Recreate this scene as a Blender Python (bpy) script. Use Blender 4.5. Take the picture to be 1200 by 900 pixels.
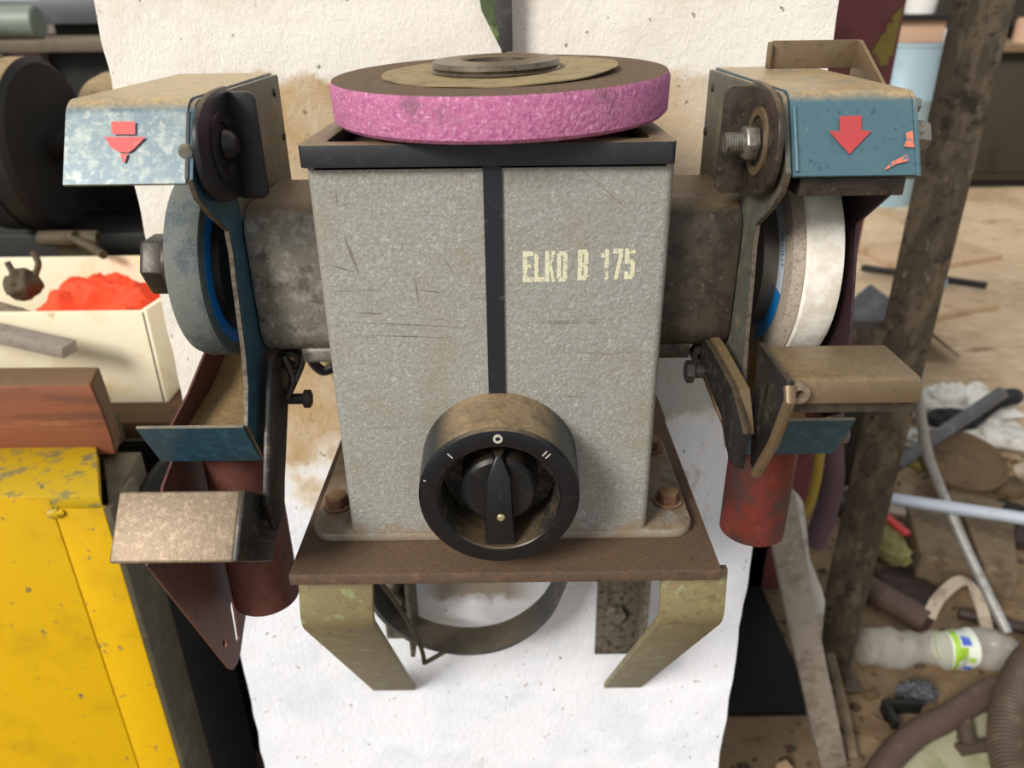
import bpy, bmesh, math, random
from mathutils import Vector, Matrix, noise

for o in list(bpy.data.objects):
    bpy.data.objects.remove(o)
scene = bpy.context.scene
COL = scene.collection
random.seed(7)
rad = math.radians

# ------------------------------------------------------------------ camera
cam_d = bpy.data.cameras.new('camera')
cam = bpy.data.objects.new('camera', cam_d)
COL.objects.link(cam)
PITCH, ROLL = rad(26.126), rad(0.687)
d = Vector((0, math.cos(PITCH), -math.sin(PITCH)))
r0 = Vector((1, 0, 0))
u0 = Vector((0, math.sin(PITCH), math.cos(PITCH)))
r_ = r0 * math.cos(ROLL) - u0 * math.sin(ROLL)
u_ = u0 * math.cos(ROLL) + r0 * math.sin(ROLL)
m = Matrix((r_, u_, -d)).transposed().to_4x4()
m.translation = (0, 0, 1.25)
cam.matrix_world = m
cam_d.sensor_width = 36
cam_d.sensor_fit = 'HORIZONTAL'
cam_d.lens = 27
cam_d.clip_start = 0.02
cam_d.clip_end = 200
cam_d.dof.use_dof = True
cam_d.dof.focus_distance = 0.45
cam_d.dof.aperture_fstop = 9.0
scene.camera = cam

# ------------------------------------------------------------------ light
world = bpy.data.worlds.new('world')
scene.world = world
world.use_nodes = True
bg = world.node_tree.nodes['Background']
bg.inputs['Color'].default_value = (0.93, 0.97, 1.0, 1)
bg.inputs['Strength'].default_value = 0.50

sun_d = bpy.data.lights.new('sun', 'SUN')
sun = bpy.data.objects.new('sun', sun_d)
COL.objects.link(sun)
sun_d.energy = 2.9
sun_d.angle = rad(20)
sun_d.color = (1.0, 0.965, 0.91)
sun.rotation_euler = Vector((0.62, 0.72, -0.62)).to_track_quat('-Z', 'Y').to_euler()
sun.location = (-2, -2, 3)

scene.view_settings.view_transform = 'Standard'
scene.view_settings.look = 'None'
scene.view_settings.exposure = 0.32
scene.view_settings.gamma = 1
scene.view_settings.use_curve_mapping = False


# ------------------------------------------------------------------ materials
def lin(c):
    if isinstance(c, str):
        c = [int(c[i:i + 2], 16) / 255 for i in (0, 2, 4)]
        c = [v / 12.92 if v <= 0.04045 else ((v + 0.055) / 1.055) ** 2.4 for v in c]
    return (c[0], c[1], c[2], 1)


class NT:
    def __init__(self, name):
        self.m = bpy.data.materials.new(name)
        self.m.use_nodes = True
        self.t = self.m.node_tree
        self.n = self.t.nodes
        self.b = self.n['Principled BSDF']
        self.tc = self.n.new('ShaderNodeTexCoord')

    def link(self, a, b):
        self.t.links.new(a, b)

    def noise(self, scale, detail=4, rough=0.55, stretch=None, off=0.0):
        mp = self.n.new('ShaderNodeMapping')
        self.link(self.tc.outputs['Object'], mp.inputs['Vector'])
        if stretch:
            mp.inputs['Scale'].default_value = stretch
        mp.inputs['Location'].default_value = (off, off * 1.7, off * 0.6)
        nz = self.n.new('ShaderNodeTexNoise')
        nz.inputs['Scale'].default_value = scale
        nz.inputs['Detail'].default_value = detail
        nz.inputs['Roughness'].default_value = rough
        self.link(mp.outputs['Vector'], nz.inputs['Vector'])
        return nz.outputs['Fac']

    def rng(self, sock, lo, hi, a=0.0, b=1.0):
        mr = self.n.new('ShaderNodeMapRange')
        mr.interpolation_type = 'SMOOTHSTEP'
        self.link(sock, mr.inputs['Value'])
        mr.inputs['From Min'].default_value = lo
        mr.inputs['From Max'].default_value = hi
        mr.inputs['To Min'].default_value = a
        mr.inputs['To Max'].default_value = b
        return mr.outputs['Result']

    def math(self, op, a, b):
        mn = self.n.new('ShaderNodeMath')
        mn.operation = op
        for i, v in enumerate((a, b)):
            if isinstance(v, (int, float)):
                mn.inputs[i].default_value = v
            else:
                self.link(v, mn.inputs[i])
        return mn.outputs[0]

    def mix(self, fac, a, b):
        mx = self.n.new('ShaderNodeMix')
        mx.data_type = 'RGBA'
        self.link(fac, mx.inputs[0])
        for i, v in ((6, a), (7, b)):
            if isinstance(v, tuple):
                mx.inputs[i].default_value = v
            else:
                self.link(v, mx.inputs[i])
        return mx.outputs[2]

    def xyz(self):
        s = self.n.new('ShaderNodeSeparateXYZ')
        self.link(self.tc.outputs['Object'], s.inputs[0])
        return s.outputs

    def nz(self):
        g = self.n.new('ShaderNodeNewGeometry')
        s = self.n.new('ShaderNodeSeparateXYZ')
        self.link(g.outputs['Normal'], s.inputs[0])
        return s.outputs[2]

    def bump(self, sock, strength, dist):
        b = self.n.new('ShaderNodeBump')
        b.inputs['Strength'].default_value = strength
        b.inputs['Distance'].default_value = dist
        self.link(sock, b.inputs['Height'])
        self.link(b.outputs['Normal'], self.b.inputs['Normal'])


DUST = 'b59a74'


def mk(name, col, rough=0.6, metal=0.0, var=(), dust=0.0, dustcol=DUST, bump=None, spec=0.4, alpha=None, sc=1.0, amt=1.0):
    """base colour, then noise layers (colour, scale, lo, hi[, stretch]); dust settles on faces that look up"""
    t = NT(name)
    c = lin(col)
    k = 0.0
    for v in var:
        k += 3.1
        st = v[4] if len(v) > 4 else None
        f = t.rng(t.noise(v[1] * sc, 8, 0.66, st, k), v[2], v[3], 0.0, amt)
        c = t.mix(f, c, lin(v[0]))
    if dust > 0:
        n = t.rng(t.noise(90, 6, 0.6, None, 9.3), 0.25, 0.6, 0.55, 1.0)
        f = t.math('MULTIPLY', t.rng(t.nz(), 0.60, 0.92, 0.0, dust), n)
        f2 = t.rng(t.noise(420, 3, 0.5, None, 2.2), 0.35, 0.7)
        dc = t.mix(f2, lin(dustcol), tuple(x * 0.72 for x in lin(dustcol)[:3]) + (1,))
        c = t.mix(f, c, dc)
    if isinstance(c, tuple):
        t.b.inputs['Base Color'].default_value = c
    else:
        t.link(c, t.b.inputs['Base Color'])
    t.b.inputs['Roughness'].default_value = rough
    t.b.inputs['Metallic'].default_value = metal
    t.b.inputs['Specular IOR Level'].default_value = spec
    if bump:
        t.bump(t.noise(bump[0], 4, 0.6, None, 5.5), bump[1], bump[2])
    if alpha is not None:
        t.b.inputs['Alpha'].default_value = alpha
    return t.m


M = {}
# grinder body: hammered grey enamel with grime, specks and scratches
def body_mat():
    t = NT('hammered_grey_enamel')
    vo = t.n.new('ShaderNodeTexVoronoi')
    vo.inputs['Scale'].default_value = 560
    wr = t.n.new('ShaderNodeVectorMath')
    wr.operation = 'ADD'
    nzc = t.n.new('ShaderNodeTexNoise')
    nzc.inputs['Scale'].default_value = 160
    sc = t.n.new('ShaderNodeVectorMath')
    sc.operation = 'SCALE'
    sc.inputs['Scale'].default_value = 0.006
    t.link(t.tc.outputs['Object'], nzc.inputs['Vector'])
    t.link(nzc.outputs['Color'], sc.inputs[0])
    t.link(t.tc.outputs['Object'], wr.inputs[0])
    t.link(sc.outputs[0], wr.inputs[1])
    t.link(wr.outputs[0], vo.inputs['Vector'])
    c = t.mix(t.rng(vo.outputs['Distance'], 0.15, 0.75), lin('9f9e97'), lin('8f8e86'))
    c = t.mix(t.rng(t.noise(360, 6, 0.75, None, 1.1), 0.46, 0.72, 0, 0.6), c, lin('827e72'))
    c = t.mix(t.rng(t.noise(420, 5, 0.7, None, 6.6), 0.54, 0.7, 0, 0.6), c, lin('c6c5be'))
    c = t.mix(t.rng(t.noise(26, 7, 0.7, None, 2.1), 0.46, 0.70, 0, 0.6), c, lin('8f8672'))
    c = t.mix(t.rng(t.noise(120, 5, 0.7, (0.12, 1, 1.6), 3.1), 0.62, 0.72, 0, 0.6), c, lin('6d6556'))
    c = t.mix(t.rng(t.noise(95, 6, 0.75, (1.0, 1, 0.3), 4.1), 0.64, 0.74, 0, 0.55), c, lin('6b6456'))
    c = t.mix(t.rng(t.noise(700, 3, 0.6, None, 5.1), 0.67, 0.72, 0, 0.8), c, lin('544c40'))
    s = t.xyz()
    low = t.rng(t.math('ADD', s[2], t.rng(t.noise(60, 5, 0.6, None, 7), 0.2, 0.8, -0.012, 0.012)), 0.018, 0.0, 0.0, 0.6)
    c = t.mix(low, c, lin('8a7050'))
    up = t.rng(t.nz(), 0.4, 0.9, 0.0, 0.8)
    c = t.mix(t.math('MULTIPLY', up, t.rng(t.noise(120, 5, 0.65, None, 9), 0.35, 0.62)), c, lin('7d6750'))
    t.link(c, t.b.inputs['Base Color'])
    t.b.inputs['Roughness'].default_value = 0.4
    t.bump(t.math('ADD', t.math('MULTIPLY', vo.outputs['Distance'], -0.7), t.noise(300, 4, 0.6)), 0.32, 0.0011)
    return t.m


M['body'] = body_mat()
M['rim'] = mk('black_plastic_rim', '26272a', 0.5, 0, [('3a3936', 60, 0.5, 0.75)], dust=0.95, dustcol='8a7456', sc=2.4, amt=0.85)
M['black'] = mk('black_plastic', '16171a', 0.38, 0, [('2a2a2b', 80, 0.5, 0.8), ('3d382f', 240, 0.62, 0.75)], dust=0.25, sc=2.4, amt=0.85)
M['switch'] = mk('black_bakelite', '141518', 0.33, 0, [('2a2926', 70, 0.5, 0.8)], dust=0.97, dustcol='9b8362', sc=2.4, amt=0.85)
M['knob'] = mk('black_knob', '17181a', 0.35, 0, [('2d2a26', 120, 0.5, 0.75)], dust=0.35, dustcol='6a5a44', sc=2.4, amt=0.85)
M['recess'] = mk('dusty_recess', '2a2723', 0.6, 0, [('5f513c', 70, 0.45, 0.65)], dust=0.8, dustcol='6b5a42', sc=2.4, amt=0.85)
M['stripe'] = mk('dark_stripe_paint', '202228', 0.4, 0, [('44454a', 120, 0.6, 0.72)])
M['cast'] = mk('worn_cast_metal', '7d776b', 0.5, 0.35, [
    ('a39f94', 60, 0.48, 0.62), ('443e35', 38, 0.52, 0.66), ('c9c5ba', 240, 0.6, 0.7), ('3a342c', 500, 0.62, 0.7)],
    dust=0.9, dustcol='7d6a50', bump=(260, 0.3, 0.0008), sc=2.4, amt=0.6)
M['castdark'] = mk('oily_cast_metal', '4d453a', 0.5, 0.3, [
    ('2a2621', 40, 0.45, 0.6), ('7a6f5e', 90, 0.58, 0.7), ('9c9384', 330, 0.66, 0.73)],
    dust=0.9, dustcol='7d6a50', bump=(260, 0.3, 0.0008), sc=2.4, amt=0.55)
M['blue'] = mk('petrol_blue_paint', '4a6872', 0.42, 0.1, [
    ('536c73', 40, 0.48, 0.66), ('2c444c', 90, 0.56, 0.7), ('93a09c', 150, 0.66, 0.73), ('3a3a38', 330, 0.66, 0.72)],
    dust=1.0, dustcol='b59b73', sc=2.4, amt=0.85)
M['blueworn'] = mk('worn_petrol_blue_paint', '6a7b82', 0.4, 0.2, [('4f565a', 30, 0.6, 0.7, (0.3, 1, 2.2)), ('b3b5ab', 60, 0.5, 0.62), 
    ('8b9590', 45, 0.46, 0.6), ('a3a79d', 130, 0.52, 0.66), ('3c4a4e', 200, 0.58, 0.7), ('55524a', 60, 0.64, 0.72, (0.3, 1, 4))],
    dust=1.0, dustcol='c4a97c', sc=2.4, amt=0.55)
M['bluedeep'] = mk('deep_blue_paint', '2a4c5b', 0.4, 0.1, [
    ('3a6273', 50, 0.48, 0.66), ('1c333c', 120, 0.55, 0.7), ('8d9a98', 260, 0.7, 0.76)], dust=0.8, dustcol='a08a68', sc=2.4, amt=0.85)
M['sideplate'] = mk('grimy_blue_side_plate', '5a584d', 0.5, 0.15, [
    ('5f6a68', 40, 0.48, 0.65), ('2f3535', 90, 0.55, 0.7), ('7d7461', 22, 0.5, 0.66)], dust=0.8, sc=2.4, amt=0.65)
M['edge'] = mk('bare_steel_edge', '6b6154', 0.5, 0.4, [('463e34', 120, 0.45, 0.62)], sc=2.4, amt=0.85)
M['red'] = mk('red_stencil_paint', 'd9514c', 0.5, 0, [('b8807a', 300, 0.58, 0.7), ('8b6b68', 90, 0.66, 0.74)])
M['redarrow'] = mk('dull_red_paint', 'b23f40', 0.5, 0, [('9a4a48', 120, 0.5, 0.7)])
M['chip'] = mk('orange_red_undercoat', 'd8765a', 0.6, 0, [('5c7078', 500, 0.5, 0.56)])
M['rubber'] = mk('black_rubber', '15151a', 0.42, 0, [('2b2622', 70, 0.5, 0.7), ('4a4038', 220, 0.62, 0.72)], dust=0.6, dustcol='6c5a45', sc=2.4, amt=0.85)
M['brownsteel'] = mk('dark_brown_steel', '453c33', 0.45, 0.35, [
    ('2b2520', 50, 0.48, 0.64), ('6e5f4d', 90, 0.56, 0.7)], dust=0.7, dustcol='80694c', sc=2.4, amt=0.85)
M['bolt'] = mk('zinc_bolt', '8f8a80', 0.35, 0.7, [('5a5348', 160, 0.5, 0.66)], sc=2.4, amt=0.85)
M['darkbolt'] = mk('oily_dark_bolt', '3f3a35', 0.42, 0.5, [('6f675b', 160, 0.55, 0.7)], sc=2.4, amt=0.85)
M['rustbolt'] = mk('rusty_bolt', '6b4a38', 0.7, 0.2, [('4a3329', 220, 0.5, 0.66)], dust=0.6, sc=2.4, amt=0.85)
M['grit_blue'] = mk('loaded_blue_grey_abrasive', '6d706a', 0.85, 0, [
    ('535d60', 70, 0.45, 0.62), ('7d8078', 900, 0.5, 0.7), ('3d474b', 1100, 0.55, 0.7), ('a08a5c', 60, 0.62, 0.7)], bump=(900, 0.5, 0.0006))
M['grit_beige'] = mk('beige_abrasive', 'a89a8b', 0.9, 0, [
    ('857668', 800, 0.5, 0.62), ('c7bdb0', 900, 0.58, 0.7), ('6f6358', 40, 0.6, 0.75)], bump=(900, 0.5, 0.0006))
M['grit_white'] = mk('white_abrasive', 'dcd3c3', 0.9, 0, [
    ('efe9dd', 50, 0.45, 0.6), ('b7a98f', 300, 0.62, 0.72), ('c9a875', 34, 0.62, 0.72)], bump=(700, 0.4, 0.0006))
M['grit_pink'] = mk('pink_abrasive', 'bb7093', 0.92, 0, [
    ('aa5c88', 110, 0.48, 0.62), ('d79cba', 190, 0.52, 0.66), ('8a6070', 17, 0.55, 0.68), ('704c5c', 300, 0.6, 0.68)],
    dust=1.6, dustcol='6d5844', bump=(420, 0.8, 0.0020), sc=2.4, amt=0.85)
M['label_tan'] = mk('dusty_paper_label', '94835f', 0.85, 0, [('7c6b4f', 40, 0.45, 0.64), ('665640', 160, 0.56, 0.7)], sc=2.4, amt=0.85)
M['bushing'] = mk('steel_bushing', '6a6052', 0.4, 0.55, [('4a4238', 120, 0.5, 0.66)], dust=0.75, dustcol='8a7458', sc=2.4, amt=0.85)
M['labelblue'] = mk('bright_blue_label', '1e86d6', 0.5, 0, [('2f7ab8', 120, 0.55, 0.75)])
M['labelwhite'] = mk('pale_label', 'c9d3dd', 0.6, 0, [('a9b3bc', 120, 0.55, 0.75)])
M['labelink'] = mk('label_ink', '2f6fa8', 0.6)
M['flange'] = mk('black_wheel_flange', '1d1a18', 0.45, 0.3, [('3a3029', 60, 0.5, 0.7)], sc=2.4, amt=0.85)
M['flangesteel'] = mk('grey_wheel_flange', '6c655b', 0.35, 0.6, [('8e5f3e', 60, 0.6, 0.72)])
M['rest'] = mk('worn_steel_tool_rest', '86745f', 0.5, 0.35, [
    ('a8937a', 130, 0.48, 0.62), ('74634f', 60, 0.52, 0.68), ('b9a78f', 420, 0.58, 0.68)], bump=(420, 0.35, 0.0006), sc=2.4, amt=0.6)
M['restdark'] = mk('oily_steel_bracket', '2b2927', 0.4, 0.4, [('5d5346', 60, 0.52, 0.68), ('1e1c1b', 120, 0.52, 0.66)], dust=0.5, dustcol='7a6850', sc=2.4, amt=0.85)
M['restbrown'] = mk('dusty_brown_tool_rest', '74614a', 0.42, 0.35, [('7d6a50', 90, 0.48, 0.62), ('4c4033', 60, 0.56, 0.7)], dust=0.8, dustcol='96805c', sc=2.4, amt=0.6)
M['rustred'] = mk('red_brown_primer', '6a4139', 0.5, 0.15, [('50332f', 40, 0.48, 0.66), ('7f5a50', 120, 0.58, 0.7), ('8f8a84', 300, 0.7, 0.75)], sc=2.4, amt=0.85)
M['redpipe'] = mk('red_painted_pipe', '6c2b22', 0.45, 0.1, [('4d2c26', 16, 0.42, 0.62), ('7f3a2d', 40, 0.55, 0.7), ('3b3130', 9, 0.5, 0.66)], sc=2.4, amt=0.85)
M['dark_in'] = mk('dark_pipe_inside', '17120f', 0.9)
M['purple'] = mk('dark_purple_brown_paint', '3f2c30', 0.4, 0.15, [('2a2022', 50, 0.5, 0.66), ('5c474a', 90, 0.6, 0.72)], sc=2.4, amt=0.85)
M['chute'] = mk('dusty_chute_sheet', '5f4a38', 0.8, 0.1, [('7a5f45', 60, 0.5, 0.66)], dust=1.0, dustcol='9d8058', sc=2.4, amt=0.85)
M['letter'] = mk('worn_cream_paint', 'd9d4b4', 0.5, 0, [('9f9b8c', 700, 0.53, 0.6), ('9c988a', 160, 0.58, 0.64)])
M['mark'] = mk('engraved_mark', 'b9b4a8', 0.5)
M['brass'] = mk('brass_screw', 'c9bb92', 0.3, 0.7)
M['plate'] = mk('rusty_base_plate', '5f4c3e', 0.7, 0.15, [
    ('745a46', 40, 0.5, 0.66), ('3e322b', 90, 0.54, 0.68), ('96765c', 200, 0.62, 0.72)], dust=0.75, dustcol='6b5541', bump=(300, 0.3, 0.0006), sc=2.4, amt=0.85)
M['flatbar'] = mk('green_flaking_flat_bar', '847756', 0.65, 0.1, [
    ('8f8a5a', 22, 0.5, 0.62), ('9bab78', 26, 0.56, 0.66), ('5d503e', 45, 0.54, 0.68), ('6f624d', 120, 0.55, 0.7)], sc=2.4, amt=0.7)
M['angle'] = mk('mortar_smeared_angle_iron', '6a6355', 0.8, 0.1, [
    ('3d382f', 60, 0.48, 0.6), ('8f8775', 90, 0.56, 0.68), ('25221e', 40, 0.6, 0.68)], sc=2.4, amt=0.85)
M['beltgrey'] = mk('dark_grey_belt', '4b4a47', 0.7, 0, [('6b665c', 40, 0.5, 0.7)], dust=0.5, dustcol='8a7a60')
M['wire'] = mk('dull_wire', '55503f', 0.5, 0.4)
M['greenblade'] = mk('mossy_green_paint', '4d5a3a', 0.6, 0.1, [('6f8047', 60, 0.5, 0.62), ('34352f', 90, 0.54, 0.66)])
M['greyblade'] = mk('grey_steel_blade', '4c4b48', 0.5, 0.4, [('63615c', 60, 0.5, 0.7)])
M['yellow'] = mk('chipped_yellow_paint', 'd8ab03', 0.42, 0, [
    ('c79c0a', 12, 0.5, 0.7), ('8c7440', 70, 0.63, 0.67), ('6b6350', 24, 0.66, 0.70), ('4d4636', 160, 0.66, 0.70)])
M['yellowtop'] = mk('scuffed_yellow_paint', 'c9a614', 0.5, 0, [
    ('8f8450', 45, 0.5, 0.62), ('6d6a58', 60, 0.6, 0.68), ('5a5344', 160, 0.62, 0.7)])
M['seam'] = mk('dark_seam', '5a4713', 0.8)
M['olive'] = mk('olive_grey_side_panel', '4d4737', 0.6, 0.1, [('5f5844', 30, 0.5, 0.68), ('3a3529', 60, 0.55, 0.7)])
M['soot'] = mk('black_machine_paint', '14130f', 0.6, 0, [('221f19', 20, 0.5, 0.7)])  # black machine paint; also colours the crate that stands in for shade
M['sootdust'] = mk('black_machine_with_dust', '12110f', 0.6, 0, [('1f1d18', 20, 0.5, 0.7)], dust=1.0, dustcol='a58c64')
M['woodred'] = mk('red_brown_hardwood', '8a5238', 0.6, 0, [
    ('6d4330', 25, 0.48, 0.64, (0.25, 1, 1.6)), ('9c6547', 40, 0.55, 0.7, (0.2, 1, 2)), ('57423a', 18, 0.62, 0.7)], dust=0.9, dustcol='7d6547')
M['woodend'] = mk('dark_end_grain', '58402a', 0.75, 0, [('463222', 60, 0.5, 0.66)])
M['card'] = mk('white_card', 'f1e6c8', 0.8, 0, [('e3cf9f', 9, 0.5, 0.64), ('d2bb8a', 30, 0.64, 0.74)])
M['orange'] = mk('orange_cloth', 'f0502c', 0.85, 0, [('d94424', 30, 0.5, 0.7)], bump=(500, 0.2, 0.0005))
M['greycloth'] = mk('grey_brown_felt', '8b7f6a', 0.9, 0, [('6a604f', 40, 0.5, 0.66)])
M['greybar'] = mk('grey_stone_bar', '9a8f84', 0.75, 0, [('867b70', 120, 0.5, 0.66)])
M['clay'] = mk('dark_olive_metal', '514733', 0.7, 0.1, [('3a3326', 60, 0.5, 0.66)])
M['wood'] = mk('grey_weathered_wood', '958a7d', 0.8, 0, [
    ('7b6f62', 40, 0.46, 0.66), ('a89c8e', 60, 0.52, 0.7), ('655a4f', 90, 0.62, 0.72)])
M['whitewood'] = mk('pale_split_board', 'c9c4ba', 0.85, 0, [('a29a8d', 20, 0.5, 0.64), ('8a8073', 60, 0.6, 0.7)])
M['post'] = mk('dark_mottled_steel_post', '4d4335', 0.7, 0.1, [
    ('6b5e4b', 40, 0.46, 0.62, (1, 1, 0.35)), ('342c22', 60, 0.55, 0.66), ('8a7a63', 90, 0.62, 0.72, (1, 1, 0.4)), ('2a241c', 14, 0.56, 0.68)])
M['maroon'] = mk('maroon_painted_column', '84494a', 0.6, 0, [('6f3f40', 12, 0.5, 0.7)])
M['ochre'] = mk('ochre_paint_mark', '9c8c3c', 0.6, 0, [('84494a', 40, 0.54, 0.62)])
M['galv'] = mk('galvanised_conduit', 'b9b7b2', 0.35, 0.5, [('8f8b85', 40, 0.5, 0.7)])
M['whitepipe'] = mk('pale_blue_grey_pipe', 'bfc6cf', 0.4, 0.2, [('9aa0a8', 30, 0.55, 0.72)])
M['brownblock'] = mk('rusty_brown_block', '75634d', 0.75, 0.1, [('5f4e3a', 12, 0.48, 0.62), ('8a775e', 30, 0.58, 0.7)])
M['darkplate'] = mk('dark_steel_offcut', '403430', 0.55, 0.3, [('55463f', 20, 0.5, 0.68), ('8f8782', 60, 0.7, 0.76)])
M['rustdisc'] = mk('rusty_disc_steel', '67523a', 0.75, 0.1, [('54422f', 14, 0.48, 0.64), ('7d674a', 20, 0.58, 0.7)])
M['greysteel'] = mk('grey_steel_bar', '5f5d5c', 0.4, 0.5, [('7b7a7a', 20, 0.5, 0.7)])
M['brownhose'] = mk('brown_rubber_hose', '56433a', 0.6, 0, [('6b564b', 20, 0.5, 0.7)])
M['corrhose'] = mk('corrugated_grey_brown_hose', '4a3d31', 0.6, 0, [('62533f', 30, 0.5, 0.7)])
M['bottle'] = mk('clear_dusty_plastic', 'c9c4b8', 0.12, 0, [('a09684', 30, 0.5, 0.7)], alpha=0.36, spec=0.7)
M['labelgreen'] = mk('bottle_label_green', '9fc63a', 0.5, 0, [('7da634', 20, 0.5, 0.6)])
M['labelpaper'] = mk('bottle_label_white', 'e3e8d8', 0.5)
M['labelnavy'] = mk('bottle_label_blue', '4b68c8', 0.5)
M['capblue'] = mk('bottle_cap_blue', '5a76ba', 0.5)
M['strapwhite'] = mk('dirty_white_strap', 'b4a48f', 0.8, 0, [('93836e', 30, 0.5, 0.66)])
M['bristle'] = mk('dirty_yellow_bristle', '8f8958', 0.9, 0, [('7d7440', 20, 0.5, 0.66), ('c2bb8a', 60, 0.6, 0.7)])
M['redstrip'] = mk('red_plastic_strip', 'c9443f', 0.5)
M['ragwhite'] = mk('white_rag', 'dedbd2', 0.9, 0, [('b9b4a8', 12, 0.5, 0.66)])
M['ragblack'] = mk('black_rag', '232122', 0.8)
M['paleslab'] = mk('mould_spotted_board', 'a8a486', 0.8, 0, [('93936f', 14, 0.5, 0.64), ('5c5a47', 26, 0.64, 0.68)])
M['speckled'] = mk('speckled_blue_white_enamel', 'c3d0d2', 0.5, 0, [('5c6262', 30, 0.63, 0.66), ('a9b6b8', 8, 0.5, 0.7)])
M['purplehose'] = mk('purple_brown_rubber', '59434a', 0.55, 0, [('6b535a', 16, 0.5, 0.7)])
M['yellowcable'] = mk('dull_yellow_cable', '9a8230', 0.6)
M['paleblue'] = mk('pale_blue_sheet_metal', '93a9b3', 0.5, 0.1, [('7d949f', 4, 0.5, 0.7)])
M['darkcab'] = mk('dark_olive_cabinet', '322c20', 0.6, 0, [('262118', 4, 0.5, 0.7)])
M['tanbox'] = mk('tan_carton', 'b8957c', 0.8)
M['benchwood'] = mk('oiled_bench_board', '7a6247', 0.7, 0, [('5f4a34', 5, 0.5, 0.66, (0.3, 2, 1))])
M['tablesteel'] = mk('dusty_table_steel', '6b5f50', 0.7, 0.1, [('574c3f', 8, 0.5, 0.66)], dust=0.8, dustcol='86745c')
M['palegreen'] = mk('pale_grey_green_enamel', '7b8579', 0.5, 0.1, [('687268', 8, 0.5, 0.66)])
M['paletan'] = mk('lilac_grey_painted_leg', '85797a', 0.6)
M['jar'] = mk('white_jar_plastic', 'dad7d0', 0.4)
M['reddish'] = mk('reddish_tin', 'b04a3c', 0.5)
M['backwall'] = mk('grimy_back_wall', '6b6860', 0.9, 0, [('55524b', 1.5, 0.5, 0.66)])
M['scrap_tan'] = mk('tan_board_scrap', 'c4a684', 0.8, 0, [('a88a68', 8, 0.5, 0.66)])
M['scrap_grey'] = mk('grey_sheet_scrap', '56565a', 0.5, 0.3, [('6c6c70', 8, 0.5, 0.66)])
M['scrap_blue'] = mk('pale_blue_scrap', '8fa3b4', 0.6)
M['soil'] = mk('brown_debris', '5b4a38', 0.95, 0, [('453627', 20, 0.5, 0.62), ('79654c', 40, 0.58, 0.7)])


def pillar_mat():
    t = NT('whitewashed_plaster')
    s = t.xyz()
    wob = t.noise(9, 5, 0.6)
    zz = t.math('ADD', s[2], t.rng(wob, 0.2, 0.8, -0.06, 0.06))
    zfine = t.math('ADD', s[2], t.rng(t.noise(40, 4, 0.6, None, 3), 0.2, 0.8, -0.008, 0.008))
    zz2 = t.math('ADD', zz, t.rng(s[0], -0.10, 0.10, 0.055, 0.0))
    c = t.mix(t.rng(t.noise(14, 5, 0.6, None, 1.3), 0.42, 0.7), lin('f6efe4'), lin('ebe1d2'))
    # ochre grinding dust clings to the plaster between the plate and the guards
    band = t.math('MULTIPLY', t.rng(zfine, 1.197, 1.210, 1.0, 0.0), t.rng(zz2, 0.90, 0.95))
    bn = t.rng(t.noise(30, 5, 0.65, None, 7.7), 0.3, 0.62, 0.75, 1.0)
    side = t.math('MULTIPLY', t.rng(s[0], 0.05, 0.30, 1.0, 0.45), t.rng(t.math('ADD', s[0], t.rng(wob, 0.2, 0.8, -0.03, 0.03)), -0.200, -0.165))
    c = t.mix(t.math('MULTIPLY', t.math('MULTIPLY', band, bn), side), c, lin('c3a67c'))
    grey = t.math('MULTIPLY', t.rng(zz, 0.9, 0.94), t.math('MULTIPLY', t.rng(zz, 1.03, 1.12, 1.0, 0.0), t.rng(s[0], 0.0, 0.1)))
    c = t.mix(grey, c, lin('c3c1bc'))
    # cool, bright light on the lower plaster, painted into the colour
    low = t.rng(zz2, 0.93, 0.89)
    c = t.mix(low, c, t.mix(t.rng(t.noise(12, 5, 0.6, None, 4.4), 0.45, 0.75), lin('f3f5fa'), lin('dfe3ea')))
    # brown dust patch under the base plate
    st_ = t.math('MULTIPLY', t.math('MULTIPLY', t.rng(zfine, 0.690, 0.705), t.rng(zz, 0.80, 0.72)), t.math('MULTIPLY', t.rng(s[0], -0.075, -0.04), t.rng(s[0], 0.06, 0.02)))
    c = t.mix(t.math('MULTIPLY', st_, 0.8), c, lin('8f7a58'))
    # pits and smears
    c = t.mix(t.rng(t.noise(130, 4, 0.65, (1, 1, 0.8), 6.1), 0.665, 0.70), c, lin('8f8371'))
    c = t.mix(t.math('MULTIPLY', t.rng(t.noise(22, 6, 0.7, (1, 1, 0.45), 8.2), 0.64, 0.74), 0.6), c, lin('b9ab95'))
    t.link(c, t.b.inputs['Base Color'])
    t.b.inputs['Roughness'].default_value = 0.95
    t.b.inputs['Specular IOR Level'].default_value = 0.2
    t.bump(t.noise(150, 8, 0.75, (1, 1, 0.7), 2.7), 0.6, 0.0035)
    return t.m


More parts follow.
